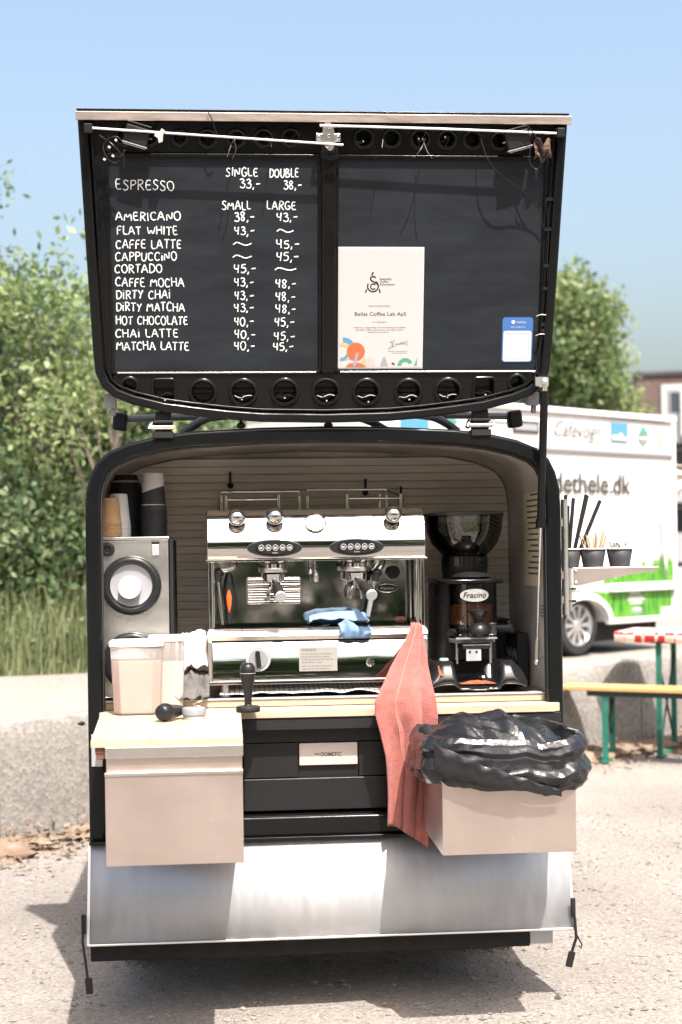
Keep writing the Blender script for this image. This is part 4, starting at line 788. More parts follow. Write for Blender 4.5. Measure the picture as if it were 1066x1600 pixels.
# blue sticker (its code left blank)
stk = thing('payment_sticker', lf(.604, .186, -.002), 'blue and white payment sticker low on the right chalkboard', 'sticker')
def sf(a, b, h): return lf(.556+a, .186+b, -.0025+h)
MB().prism(rrect(0, .097, 0, .140, .010), 0, .0012, sf).build('card', BLUEP, stk)
MB().prism(rrect(.004, .093, .003, .098, .007), .0013, .0018, sf).build('white_field', WHITE, stk)
text('print', 'MobilePay', WHITE, stk, lambda a, b, h: sf(a, b, .0015), .045, .122, .030, .009); text('print', 'Bellas Coffee Lab', WHITE, stk, lambda a, b, h: sf(a, b, .0015), .026, .108, .046, .0065)
MB().prism(ellipse(.034, .1255, .006, .006, 16), .0013, .0016, sf).build('print', WHITE, stk)
MB().loop(rrect(.012, .085, .010, .090, .002), rrect(.0132, .0838, .0112, .0888, .002), .0019, .0021, sf).build('print', GREYP, stk)

# ================================================================== INSIDE THE HATCH
YZ = lambda a, b, c: (c, a, b)
TZ = .9560      # working surface
# ---- espresso machine
em = thing('espresso_machine', (-.017, .33, TZ), 'chrome two-group espresso machine in the middle of the hatch', 'espresso machine')
X0, X1 = -.368, .334
canopy = [(.078, 1.396), (.070, 1.42), (.068, 1.45), (.0720, 1.464), (.0755, 1.472), (.0902, 1.4965), (.1041, 1.5212), (.1172, 1.5456), (.130, 1.556), (.58, 1.556), (.58, 1.404), (.10, 1.404)]
MB().prism(canopy, X0, X1, YZ).build('canopy', CHROME, em, bevel=.003, smooth=30)
MB().bx(X0-.004, X1+.004, .074, .082, 1.388, 1.3955).build('canopy_lip', CHROME, em, bevel=.001)
MB().bx(X0+.016, X1-.012, .24, .57, 1.0, 1.4035).build('backsplash', CHROME, em, bevel=.002)
for x in (X0+.002, X1-.014): MB().bx(x, x+.013, .10, .575, 1.0, 1.4035).build('side_panel', CHROME, em, bevel=.003)
for x in (X0+.017, X1-.024): MB().cyl((x, .105, 1.17), (x, .105, 1.403), .006, n=12).build('corner_post', CHROME, em)
tr_ = MB().prism([(.052, 1.150), (.062, 1.166), (.075, 1.172), (.238, 1.172), (.238, 1.137), (.058, 1.137)], X0-.003, X1+.001, YZ).build('drip_tray', STEEL, em, bevel=.002)
for k in range(13): MB().bx(X0+.02, X1-.02, .080+k*.012, .085+k*.012, 1.1725, 1.1765).build('grate_bar', CHROME, tr_)
MB().prism([(.060, 1.004), (.054, 1.01), (.054, 1.12), (.062, 1.132), (.239, 1.132), (.239, 1.004)], X0+.012, X1-.012, YZ).build('front_panel', CHROME, em, bevel=.002)
for x in (X0, X1-.012): MB().bx(x, x+.0115, .050, .239, 1.0, 1.1365).build('panel_end', STEEL, em, bevel=.003)
MB().bx(X0, X1, .048, .0535, .998, 1.008).build('bottom_lip', CHROME, em, bevel=.001)
for x in (X0+.05, X1-.05):
    for y in (.10, .50): MB().lathe([(.022, 0), (.02, .012), (.016, .014), (.016, .048)], (x, y, TZ), n=18).build('foot', BLKPL if y > .3 else STEEL, em)
# steam knobs and gauge on the sloping top
nk = Vector((0, -.863, .505))
for (x, yy, zz) in ((-.272, .102, 1.517), (-.150, .102, 1.519), (.232, .102, 1.521)):
    kb = MB().sphere(Vector((x, yy, zz))+nk*.028, .029, 28, .92, nk).build('steam_knob', CHROME, em, smooth=80)
    MB().lathe([(.02, 0), (.02, .006), (.012, .008), (.012, .014)], (x, yy, zz), nk, 20).build('knob_collar', BLKPL, kb)
ga = MB().lathe([(.036, -.004), (.036, .006), (.032, .009), (.030, .006)], (-.020, .097, 1.508), nk, 32, cap=False).build('pressure_gauge', CHROME, em)
MB().lathe([(.030, .004), (.001, .004)], (-.020, .097, 1.508), nk, 32, cap=False).build('dial_face', mat('gauge_white', (.75, .74, .72), .3), ga)
MB().box(Vector((-.014, .097, 1.508))+nk*.006, (.022, .0015, .0015), Matrix.Rotation(.5, 3, 'X')).build('needle', BLKPL, ga)
# oval keypads
for x in (-.153, .110):
    def kf(a, b, h, x=x): return (x+a, .0685-h-.0, 1.430+b)
    kp = MB().prism(ellipse(0, 0, .088, .028, 48), -.002, .0035, kf).build('keypad', mat('keypad_recess', (.16, .16, .17), .12, .9), em, bevel=.002)
    MB().prism(ellipse(.003, -.001, .064, .0205, 48), .0036, .0055, kf).build('keypad_rim', CHROME, kp)
    MB().prism(ellipse(.003, -.001, .061, .0185, 48), .0056, .0065, kf).build('keypad_face', BLKPL, kp)
    for k in range(5):
        u = -.042+k*.0225; MB().loop(ellipse(u, .002, .0088, .0095, 20), ellipse(u, .002, .0074, .0080, 20), .0066, .0072, kf).build('button', WHITE, kp)
        MB().prism(rrect(u-.004, u+.003+.0004*k, -.001, .004, .001, 2), .0066, .0070, kf).build('button_mark', WHITE, kp)
    text('print', 'fracino', WHITE, kp, lambda a, b, h, x=x: kf(a, b, .0068), -.008, -.0165, .018, .006)
# cup rails on top
def rail(x0, x1, y0, z1, nm='cup_rail'):
    r = MB(); r.tube([(x0, y0, 1.556), (x0, y0, z1), (x1, y0, z1), (x1, y0, 1.556)], .0045, 8)
    return r.build(nm, CHROME, em)
rail(-.322, -.058, .34, 1.622); rail(-.306, -.132, .235, 1.592); rail(-.030, .24, .34, 1.626); rail(.096, .276, .235, 1.592)
for (x, y1) in ((-.322, .55), (.24, .55)): MB().tube([(x, .34, 1.62), (x, y1, 1.62), (x, y1, 1.556)], .0045, 8).build('cup_rail', CHROME, em)
MB().tube([(.24, .34, 1.622), (.276, .235, 1.60)], .0045, 8).build('cup_rail', CHROME, em)
for (x, y) in ((-.322, .34), (-.058, .34), (-.03, .34), (.24, .34), (-.306, .235), (-.132, .235), (.096, .235), (.276, .235)): MB().lathe([(.008, 0), (.008, .004), (.0065, .05)], (x, y, 1.5562), n=10).build('rail_foot', CHROME, em)
# groups with portafilters
def group(x, hx):
    g_ = MB().lathe([(.030, .0), (.036, .004), (.038, .03), (.044, .034), (.044, .05)], (x, .14, 1.348), n=32).build('group_head', CHROME, em)
    MB().lathe([(.0445, 0), (.0455, .004), (.0455, .010), (.0445, .014)], (x, .14, 1.352), n=32).build('lock_ring', STEEL, g_)
    for k in range(10): t = k*.6283; MB().box((x+.0455*math.cos(t), .14+.0455*math.sin(t), 1.374), (.008, .008, .014)).build('ring_lug', CHROME, g_)
    pf = MB().lathe([(.026, 0), (.034, .006), (.036, .028)], (x, .14, 1.318), n=28).build('portafilter', CHROME, em)
    a = Vector((x, .105, 1.328)); b = Vector((x+hx, -.035, 1.278)); d = (b-a)
    MB().cyl(a, a+d*.30, .0085, .010).build('neck', CHROME, pf)
    hm = MB(); hm.lathe([(.010, 0), (.0145, .012), (.0165, .035), (.0175, .07), (.0185, .095), (.0180, .104)], a+d*.28, d, 24); hm.build('handle', BLKPL, pf)
    MB().lathe([(.0182, 0), (.0182, .006), (.016, .009), (.001, .009)], a+d*.28+d.normalized()*.1045, d, 24, cap=False).build('handle_end', ALU, pf)
    MB().lathe([(.013, 0), (.013, .02)], (x, .14, 1.299), n=16).tube(smooth2([(x, .135, 1.305), (x-.014, .132, 1.300), (x-.018, .13, 1.285), (x-.018, .13, 1.262)], 2), .0062, 10).tube(smooth2([(x, .135, 1.305), (x+.014, .132, 1.300), (x+.018, .13, 1.285), (x+.018, .13, 1.262)], 2), .0062, 10).build('double_spout', CHROME, pf)
group(-.155, .016); group(.113, .034)
# steam wands, hot-water spout
st = MB().tube(smooth2([(-.275, .16, 1.400), (-.278, .13, 1.372), (-.30, .118, 1.362), (-.325, .112, 1.362)], 2), .008, 10).build('steam_arm', CHROME, em)
MB().sphere((-.332, .112, 1.352), .016, 16).cyl((-.332, .112, 1.36), (-.336, .112, 1.325), .014, .011).build('wand_joint', BLKPL, st)
MB().tube([(-.336, .112, 1.335), (-.330, .105, 1.26), (-.322, .098, 1.187)], [.0062, .006, .005], 10).build('steam_wand', CHROME, em)
gr_ = MB().lathe([(.010, 0), (.013, .03), (.018, .07), (.019, .10), (.016, .135), (.010, .16)], (-.300, .135, 1.188), n=18, sx=1.0, sy=1).build('wand_grip', BLKPL, em)
MB().lathe([(.002, 0), (.009, .03), (.0105, .05), (.009, .07), (.002, .10)], (-.300, .1235, 1.222), n=14, sx=1, sy=.85).build('grip_inlay', ORANGEPL, gr_)
st = MB().tube(smooth2([(.20, .16, 1.400), (.205, .14, 1.38), (.195, .125, 1.365), (.185, .118, 1.355)], 2), .008, 10).build('steam_arm', CHROME, em)
MB().sphere((.180, .115, 1.345), .015, 16).cyl((.180, .115, 1.35), (.172, .112, 1.318), .013, .010).build('wand_joint', BLKPL, st)
wd2 = MB().tube([(.172, .112, 1.325), (.156, .105, 1.25), (.141, .10, 1.185)], [.0065, .006, .005], 10).build('steam_wand', CHROME, em)
MB().cyl((.160, .104, 1.27), (.146, .0985, 1.205), .0085, .0075, 14).build('wand_sleeve', GREYPL, wd2)
sp_ = MB().tube([(-.034, .17, 1.403), (-.034, .16, 1.345)], .0075, 12).tube([(-.018, .17, 1.403), (-.018, .16, 1.352)], .006, 12).build('water_spout', CHROME, em)
MB().lathe([(.008, 0), (.010, .004), (.010, .03), (.006, .036)], (-.016, .16, 1.318), n=14).build('spout_tip', STEEL, sp_)
# vent louvre, badge, black knob on the splash panel
lv = MB().prism(rrect(-.242, -.062, 1.245, 1.336, .008), .234, .239, lambda a, b, c: (a, c, b)).build('vent_louvre', STEEL, em)
for k in range(11): MB().box((-.152, .229, 1.249+k*.0081), (.172, .010, .0046), Matrix.Rotation(.5, 3, 'X')).build('louvre_slat', CHROME, lv, bevel=.001)
bd_ = MB().prism(ellipse(.226, 1.292, .036, .0145, 36), .233, .239, lambda a, b, c: (a, c, b)).build('badge', CHROME, em, bevel=.002)
MB().prism(ellipse(.226, 1.292, .032, .0115, 36), .2325, .2329, lambda a, b, c: (a, c, b)).build('badge_face', BLKPL, bd_); text('print', 'fracino', ALU, bd_, lambda a, b, h: (a, .2322, b), .203, 1.288, .046, .013)
MB().lathe([(.021, 0), (.023, .006), (.023, .02), (.019, .026)], (.245, .238, 1.345), (0, -1, 0), 24).build('steam_tap', BLKPL, em)
# front panel fittings
def pf_(a, b, h): return (a, .054-h, b)
dl = MB().prism(ellipse(-.210, 1.078, .040, .040, 40), .0003, .006, pf_).build('rotary_switch', ALU, em, bevel=.002)
MB().prism(ellipse(-.210, 1.078, .030, .030, 40), .0062, .010, pf_).build('switch_disc', GREYPL, dl, bevel=.002)
MB().prism(rrect(-.217, -.203, 1.05, 1.106, .006), .0102, .022, lambda a, b, h: pf_(-.21+(a+.21)*math.cos(.1)-(b-1.078)*math.sin(.1), 1.078+(a+.21)*math.sin(.1)+(b-1.078)*math.cos(.1), h)).build('switch_handle', BLKPL, dl, bevel=.003)
ws = MB().prism(rect(-.080, .042, 1.036, 1.112), .0003, .0009, pf_).build('warning_label', mat('foil_label', (.34, .325, .30), .4, .35), em)
text('print', 'WARNING', INKGREY, ws, lambda a, b, h: pf_(a, b, .0012), -.072, 1.100, .046, .011, bold=.01)
for i, sx in enumerate((.096, .090, .100, .066)): text('print', ['Do not remove cover before', 'disconnecting from supply.', 'Surfaces may be hot during', 'and after use.'][i], INKGREY, ws, lambda a, b, h: pf_(a, b, .0012), -.072, 1.089-i*.009, sx, .0075)
for i, sx in enumerate((.098, .09)): text('print', ['Refer to the instructions for', 'safe use of this machine.'][i], INKGREY, ws, lambda a, b, h: pf_(a, b, .0012), -.072, 1.050-i*.009, sx, .0075)
lk = MB().lathe([(.013, 0), (.013, .006), (.009, .010), (.006, .010), (.005, .006), (.001, .006)], (.147, .0537, 1.060), (0, -1, 0), 24, cap=False).build('drain_lock', CHROME, em)

# ---- coffee grinder
gr = thing('coffee_grinder', (.505, .32, TZ), 'black coffee grinder with bean hopper right of the espresso machine', 'coffee grinder')
GX, GY = .503, .33
MB().lathe([(.073, 1.395), (.082, 1.405), (.112, 1.44), (.126, 1.48), (.132, 1.53), (.134, 1.532)], (GX, GY, 0), n=48, cap=False).build('hopper', ACRYL, gr, solid=.003)
MB().lathe([(.137, 1.533), (.137, 1.541), (.10, 1.546), (.001, 1.546)], (GX, GY, 0), n=48, cap=False).build('hopper_lid', mat('smoky_lid', (.05, .05, .05), .25), gr)
beanm = mat('roasted_beans', (.035, .016, .009), .38)
# beans: a heap of little ovals filling the hopper
BT = []; oc = np.array([(1, 0, 0), (.5, .7, 0), (-.5, .7, 0), (-1, 0, 0), (-.5, -.7, 0), (.5, -.7, 0), (0, 0, .62), (0, 0, -.62)], float)
fcs = [(i, (i+1) % 6, 6) for i in range(6)] + [((i+1) % 6, i, 7) for i in range(6)]
V = []
for k in range(1500):
    zz = random.uniform(1.408, 1.506); rmax = np.interp(zz, [1.395, 1.405, 1.44, 1.48, 1.53], [.066, .076, .105, .119, .125]); t = random.uniform(0, 6.283)
    rr_ = rmax*(1-.12*random.random()) if zz < 1.497 else rmax*math.sqrt(random.random())
    q = Matrix.Rotation(random.uniform(0, 6.28), 3, 'X') @ Matrix.Rotation(random.uniform(0, 6.28), 3, 'Z'); sz_ = random.uniform(.0058, .0075)
    P = [Vector((GX+rr_*math.cos(t), GY+rr_*math.sin(t), zz)) + q @ (Vector(v)*sz_) for v in oc]
    for f_ in fcs: V += [P[i] for i in f_]
bh = quick_mesh('coffee_beans', np.array([tuple(v) for v in V])-np.array(gr.location), 3, beanm, gr); tag(bh, kind='stuff')
MB().lathe([(.060, 1.402), (.070, 1.407), (.098, 1.44), (.110, 1.47), (.113, 1.495), (.05, 1.500), (.001, 1.500)], (GX, GY, 0), n=32, cap=False).build('bean_fill', beanm, gr)
MB().prism([(-.035, 1.535), (.035, 1.535), (.030, 1.475), (-.026, 1.475)], -.128, -.131, lambda a, b, c: (GX+a, GY+c, b)).build('hopper_window', ACRYL, gr)
MB().lathe([(.076, 0), (.076, .02), (.079, .03), (.079, .072)], (GX, GY, 1.322), n=40).build('collar', BLKPL, gr); MB().lathe([(.080, 0), (.080, .03)], (GX, GY, 1.362), n=40, cap=False).build('clear_collar', ACRYL, gr)
bd = MB(); bd.prism(rrect(GX-.112, GX+.104, .255, .47, .05, 8), 1.03, 1.318, lambda a, b, c: (a, b, c)); bd.build('body', BLKPL, gr, bevel=.006)
MB().prism(rrect(GX-.116, GX+.110, .145, .475, .06, 8), 1.304, 1.320, lambda a, b, c: (a, b, c)).build('top_cover', BLACK, gr, bevel=.006)
MB().lathe([(.055, 0), (.065, .006), (.05, .018), (.02, .022)], (GX+.002, .215, 1.3205), n=32).build('doser_lid', BLKPL, gr)
# doser: clear drum with ground coffee inside
DX, DY = GX+.004, .225
MB().lathe([(.072, 1.120), (.074, 1.122), (.074, 1.302), (.072, 1.303)], (DX, DY, 0), n=40, cap=False).build('doser_drum', ACRYL, gr)
MB().lathe([(.0705, 1.168), (.0705, 1.228), (.06, 1.236), (.03, 1.230), (.001, 1.224)], (DX, DY, 0), n=36, cap=False).build('ground_coffee', COFFEE, gr)
MB().lathe([(.076, 1.108), (.078, 1.112), (.078, 1.121), (.05, 1.123), (.001, 1.123)], (DX, DY, 0), n=36).build('doser_base', GREYPL, gr)
lab = MB(); 
def lbf(a, b, h): t = a/.076; return (DX+(.0752+h)*math.sin(t), DY-(.0752+h)*math.cos(t), 1.266+b)
lbo = ellipse(0, 0, .052, .021, 40); n_ = 40
lab.add([lbf(0, 0, .0)]+[lbf(a*.5, b*.5, 0) for a, b in lbo]+[lbf(a, b, 0) for a, b in lbo], [(0, 1+i, 1+(i+1) % n_) for i in range(n_)]+[(1+i, 1+n_+i, 1+n_+(i+1) % n_, 1+(i+1) % n_) for i in range(n_)])
lo_ = lab.build('label', BADGE, gr); text('print', 'Fracino', INK, lo_, lambda a, b, h: lbf(a, b, .0008), -.040, -.008, .080, .026, shear=.25, bold=.014)
# star knob, fork, lever
MB().lathe([(.038, .040), (.034, .034), (.022, .020), (.016, .012), (.014, .0)], (DX+.010, .142, 1.178), n=28).lathe([(.014, .0), (.030, -.012), (.036, -.030), (.034, -.038)], (DX+.010, .142, 1.1775), n=28).build('tamper_cup', BLKPL, gr)
MB().cyl((DX+.01, .145, 1.178), (DX+.01, .16, 1.178), .012).build('stem', BLKPL, gr)
MB().bx(DX-.055, DX-.03, .144, .168, 1.135, 1.175).build('dose_block', ACRYL, gr, bevel=.003); MB().bx(DX+.045, DX+.07, .144, .168, 1.135, 1.175).build('dose_block', ACRYL, gr, bevel=.003)
MB().bx(DX-.068, DX+.068, .13, .152, 1.123, 1.128).build('shelf_rim', GREYPL, gr)
MB().cyl((DX+.07, .20, 1.152), (DX+.125, .16, 1.154), .012, .014).build('dose_lever', BLKPL, gr); MB().cyl((DX-.07, .17, 1.145), (DX-.085, .155, 1.145), .012).build('side_knob', BLKPL, gr)
fk = MB().bx(DX-.048, DX+.044, .125, .17, 1.092, 1.106).build('fork', BLKPL, gr, bevel=.003)
MB().bx(DX-.036, DX+.014, .128, .135, 1.052, 1.0915).build('fork_plate', ALU, fk, bevel=.002)
for x in (-.024, -.002): MB().cyl((DX+x, .1285, 1.082), (DX+x, .126, 1.082), .004, n=10).build('screw', BLKPL, fk)
MB().cyl((DX-.06, .17, 1.04), (DX-.06, .17, 1.108), .005).cyl((DX+.052, .17, 1.04), (DX+.052, .17, 1.108), .006).build('support_rod', ROD, gr)
# moulded base tray with a hollow in the middle
def basef(a, b):
    x = -.158+a*.318; y = .10+b*.36; edge = min(1, (1-abs(x/.165)**3)*3) ; front = min(1, (y-.098)/.035)
    sh = .082*max(0, 1-((abs(x)-.108)/.062)**2)**.5 if abs(x) > .046 else .0
    mid = .016+.0*y
    t = min(1, max(0, (abs(x)-.062)/.022)); t = t*t*(3-2*t)
    hgt = mid+(.092-.016)*t*max(0.02, min(1, (.166-abs(x))/.05))**.6
    back = min(1, max(0, (y-.19)/.05)); hgt = hgt*(1-back)+.088*back*max(.05, min(1, (.166-abs(x))/.03))**.6
    hgt *= max(.06, min(1, (y-.098)/.045))**.55
    if abs(x) < .028 and y < .115: hgt *= .35
    return (GX+x+.006, y, TZ+.002+hgt)
MB().grid(48, 40, basef).build('base', mat('glossy_black_moulding', (.010, .010, .011), .13, rvar=.07, vscale=14, coat=.3), gr, smooth=60, solid=.004)
MB().grid(22, 10, lambda a, b: (GX-.05+a*.115, .118+b*.06, TZ+.0215+.010*math.sin(math.pi*a)*math.sin(math.pi*b)*(1+.5*noise.noise((a*7, b*5, 1))))).build('coffee_spill', COFFEE, gr)
MB().grid(8, 5, lambda a, b: (GX-.125+a*.03, .108+b*.03, TZ+.052-a*.012+.004*math.sin(a*3)+.03*b)).build('coffee_spill', COFFEE, gr)
MB().lathe([(.016, 0), (.016, .012), (.013, .016)], (GX-.095, .20, TZ+.086), n=16).build('cap', GREENGLASS, gr)

# ---- cup dispenser on the left
dp = thing('cup_dispenser', (-.60, .27, TZ), 'tall steel cup dispenser with two black-ringed openings at the left', 'cup dispenser')
MB().bx(-.704, -.492, .125, .42, TZ+.001, 1.462).build('housing', STEEL, dp, bevel=.004)
MB().bx(-.706, -.489, .118, .425, 1.4625, 1.472).build('top_plate', STEEL, dp, bevel=.002)
MB().bx(-.4895, -.478, .13, .42, TZ+.001, 1.462).build('side_trim', BLKMAT, dp, bevel=.002)
for zc in (1.317, 1.072):
    rg = MB().lathe([(.066, .006), (.070, .016), (.080, .020), (.092, .014), (.096, .004), (.096, .0)], (-.612, .1245, zc), (0, -1, 0), 48, cap=False).build('opening_ring', BLKPL, dp, smooth=60)
    MB().lathe([(.067, .008), (.058, .004), (.040, .001), (.001, .001)], (-.612, .1238, zc), (0, -1, 0), 40, cap=False).build('ring_flap', mat('flap_white', (.26, .26, .275), .35), rg)
MB().lathe([(.021, 0), (.023, .006), (.020, .010), (.012, .011), (.010, .007), (.001, .007)], (-.686, .1248, 1.434), (0, -1, 0), 24, cap=False).build('lock', BLKPL, dp)
MB().bx(-.545, -.522, .118, .1248, 1.412, 1.448).build('catch', ALU, dp, bevel=.002); MB().bx(-.546, -.521, .119, .1249, 1.4485, 1.456).build('catch', BLKPL, dp)
for zc, lb in ((1.317, 'upper'), (1.072, 'lower')):
    c = thing('paper_cup', (-.616, .115, zc-.01), 'white cup poking out of the %s dispenser opening' % lb, 'cup', 'cups in the dispenser')
    MB().lathe([(.036, .0), (.034, .035), (.033, .036), (.001, .034)], (-.616, .122, zc-.006), (0, -1, .0), 36, cap=False).build('cup_wall', CUPW, c); MB().torus((-.616, .0875, zc-.006), .034, .002, (0, 1, 0)).build('rim', CUPW, c)
# nested cup stacks on the dispenser (mouth down)
def cup_thing(x, y, z, r0, r1, h, m, label, group, rim=True):
    c = thing('paper_cup', (x, y, z), label, 'cup', group)
    MB().lathe([(r0, 0), (r1, h), (r1-.002, h+.001), (r1-.004, h-.004), (.001, h-.004)], (x, y, z), n=28, cap=False).build('cup_wall', m, c)
    MB().torus((x, y, z+.001), r0, .0018, (0, 0, 1), 28, 6).build('rim', m, c)
    return c
def stack(x, y, n, r0, r1, h, dz, m, lab_top, lab_rest, grp, z0=1.4745):
    c = cup_thing(x, y, z0, r0, r1, h, m, lab_rest, grp)
    od = ['second', 'third', 'fourth', 'fifth', 'sixth', 'seventh', 'eighth', 'ninth', 'tenth', 'eleventh', 'twelfth', 'thirteenth', 'fourteenth', 'fifteenth']
    for k in range(1, n): d = copy_tree(c); d.location = (x+random.uniform(-.0008, .0008), y, z0+k*dz); d['label'] = '%s %s from the top' % (lab_rest, od[n-2-k]); last = d
    c['label'] = lab_rest+' at the very bottom'; last['label'] = lab_top
stack(-.678, .16, 7, .034, .026, .085, .0065, KRAFT, 'topmost brown kraft cup of the short stack on the dispenser', 'brown kraft cup nested low in the short stack', 'brown cups stacked on the dispenser')
stack(-.655, .21, 9, .037, .028, .095, .0055, CUPW, 'topmost white cup of the stack behind the brown cups', 'white cup nested in the stack behind the brown cups', 'white cups stacked on the dispenser')
stack(-.545, .26, 15, .043, .033, .11, .006, CUPB, 'topmost black cup of the tall stack on the dispenser', 'black cup nested in the tall stack on the dispenser', 'black cups stacked on the dispenser')
cup_thing(-.545, .26, 1.4745+14*.006+.019, .040, .033, .105, CUPW, 'white cup capping the tall black cup stack', 'cap cups')
jg = thing('black_canister', (-.64, .34, 1.4725), 'tall black canister standing behind the cup stacks', 'canister')
MB().lathe([(.055, 0), (.060, .02), (.058, .15), (.045, .19), (.036, .21), (.001, .212)], (-.64, .34, 1.4725), n=32).build('body', BLKMAT, jg); MB().torus((-.64, .34, 1.66), .045, .004).build('collar', GREYPL, jg)

# ---- tubs of powder
def tub(x, y, wx, wy, z0, h, fillm, fillh, label, lidh=.018):
    t = thing('powder_tub', (x, y, z0), label, 'tub', 'powder tubs on the counter')
    def oct_(ww, dd, c=.3): a, b = ww/2, dd/2; k = c*min(a, b)*1.15; return [(-a+k, -b), (a-k, -b), (a, -b+k), (a, b-k), (a-k, b), (-a+k, b), (-a, b-k), (-a, -b+k)]
    def loft(secs, nm, m, **kw):
        mb = MB(); n = 8
        for (zz, s_) in secs: mb.add([(x+a*s_, y+b*s_, z0+zz) for a, b in oct_(wx, wy)], [])
        mb.f += [[i*n+k, i*n+(k+1) % n, (i+1)*n+(k+1) % n, (i+1)*n+k] for i in range(len(secs)-1) for k in range(n)] + [list(range(n))[::-1], [(len(secs)-1)*n+k for k in range(n)]]
        return mb.build(nm, m, t, **kw)
    loft([(.0, .86), (.006, .89), (h, 1.0)], 'shell', TUBP, bevel=.004)
    loft([(.006, .865), (fillh, .865+.1*fillh/h)], 'powder', fillm, bevel=.004)
    loft([(h+.0005, 1.0), (h+.001, 1.045), (h+lidh, 1.05), (h+lidh+.001, 1.01)], 'lid', LIDP, bevel=.003)
    return t
tub(-.585, -.055, .158, .15, .9285, .205, COCOA, .165, 'large clear tub of pink-brown cocoa powder with a white lid')
tub(-.497, .035, .11, .10, .9285, .213, MILKP, .150, 'clear tub of pale powder half behind the cocoa tub')
# white bag and grey cloth beside the machine
def crumple(name, m, x0, x1, y0, y1, zf, label, cat, seed, amp=.012, n=30, solid=.003, group=None):
    mb = MB(); mb.grid(n, n, lambda a, b: (x0+(x1-x0)*a+.010*noise.noise((a*4, b*4, seed)), y0+(y1-y0)*b+.010*noise.noise((a*4, b*4, seed+9)), zf(a, b)+amp*(noise.noise((a*3.3, b*3.3, seed+3))+.5*abs(noise.noise((a*7, b*7, seed+5))))))
    return single(mb, name, m, ((x0+x1)/2, (y0+y1)/2, zf(.5, .5)), label, cat, group, solid=solid, smooth=60)
crumple('grey_cloth', GREYCLOTH, -.475, -.365, -.01, .22, lambda a, b: .965+.055*math.sin(math.pi*min(1, b*1.1))+.03*b, 'dark grey fringed cloth bundled left of the espresso machine', 'cloth', 11, .03)
crumple('paper_bag', BAGP, -.472, -.372, .06, .20, lambda a, b: 1.04+.10*min(1, b*1.6)+.02*a, 'crumpled white bag lying on the grey cloth', 'bag', 21, .02)
# checked cloth under the machine
chk = bpy.data.materials.new('checked_cloth'); chk.use_nodes = True; t = chk.node_tree; N = t.nodes; p = N['Principled BSDF']; p.inputs['Roughness'].default_value = .9
tc = N.new('ShaderNodeTexCoord'); br = N.new('ShaderNodeTexBrick'); br.offset = 0; br.inputs['Color1'].default_value = (.70, .68, .65, 1); br.inputs['Color2'].default_value = (.70, .68, .65, 1); br.inputs['Mortar'].default_value = (.10, .10, .11, 1); br.inputs['Scale'].default_value = 1; br.inputs['Mortar Size'].default_value = .0012; br.inputs['Brick Width'].default_value = .016; br.inputs['Row Height'].default_value = .016
t.links.new(tc.outputs['Object'], br.inputs[0]); t.links.new(br.outputs[0], p.inputs['Base Color'])
crumple('checked_cloth', chk, -.335, .21, .055, .26, lambda a, b: .968+.013*noise.noise((a*9, b*2, 8))*max(0, 1-b*3)+.018*b, 'white checked cloth spread under the espresso machine', 'cloth', 31, .008, 46)
# blue cloth on the drip tray
crumple('blue_cloth', BLUECLOTH, -.045, .145, .045, .20, lambda a, b: 1.183+.040*math.sin(math.pi*min(1, .15+b))*math.sin(math.pi*(.15+.7*a)), 'light blue cloth folded on the drip tray', 'cloth', 41, .014, 36)
b2 = MB(); b2.grid(26, 12, lambda a, b: (.045+.10*a+.008*math.sin(b*3), .040-.010*math.sin(b*math.pi)+.006*math.sin(a*14), 1.185-b*.045+.012*math.sin(a*6)*(1-b)+.006*noise.noise((a*6, b*4, 4))))
o = b2.build('fold', BLUECLOTH, bpy.data.objects['blue_cloth'], solid=.003, smooth=60)

# ---- salmon towel hanging from the machine over the counter edge
rows = [(1.184, .279, .306, .050), (1.175, .272, .310, .040), (1.13, .249, .321, .026), (1.051, .202, .329, -.012), (.985, .168, .334, -.060), (.948, .150, .336, -.074), (.90, .152, .335, -.080), (.85, .160, .333, -.080), (.779, .171, .327, -.080), (.659, .176, .317, -.080), (.55, .177, .309, -.080)]
def towel(a, b):
    f = b*(len(rows)-1); i = min(len(rows)-2, int(f)); k = f-i; k2 = k
    z, xl, xr, y = [rows[i][q]*(1-k2)+rows[i+1][q]*k2 for q in range(4)]
    ext = max(0, (b-.8)/.2); z -= ext*(.055*max(0, a-.25)-.012*(1-a))*1.3
    fold = .018*math.sin(a*math.pi*2.2+.4+b*.8)*min(1, b*2.2) + .010*math.sin(a*math.pi*5+b*3)*min(1, max(0, b-.3)*2) + .005*noise.noise((a*5, b*8, 2))
    crease = -.012*math.exp(-((a-(.42-.12*b))/.05)**2)*min(1, b*4)
    x = xl+(xr-xl)*a + .006*math.sin(b*9+a*2)*(1 if .05 < b else 0)
    return (x, y-.012-abs(fold)*.9+crease*.6, z)
tw = MB(); tw.grid(56, 90, towel)
single(tw, 'towel', TERRY, (.25, -.08, .53), 'salmon red towel hanging over the counter edge', 'towel', solid=.005, smooth=70)
tl = bpy.data.objects['towel']
MB().tube([Vector(towel(.40-.10*b, b))+Vector((0, -.0035, 0)) for b in np.linspace(.08, .78, 40)], .0022, 6).build('ridge_line', mat('towel_ridge', (.42, .16, .135), .9), tl)  # paler strip along the middle fold ridge
MB().grid(14, 30, lambda a, b: (.282+.055*a*(.4+.6*b)+.004*math.sin(b*8), -.055+.015*math.sin(a*3), .86-b*.34-.02*a+.01*math.sin(a*5))).build('back_fold', TERRY, tl, solid=.004, smooth=70)

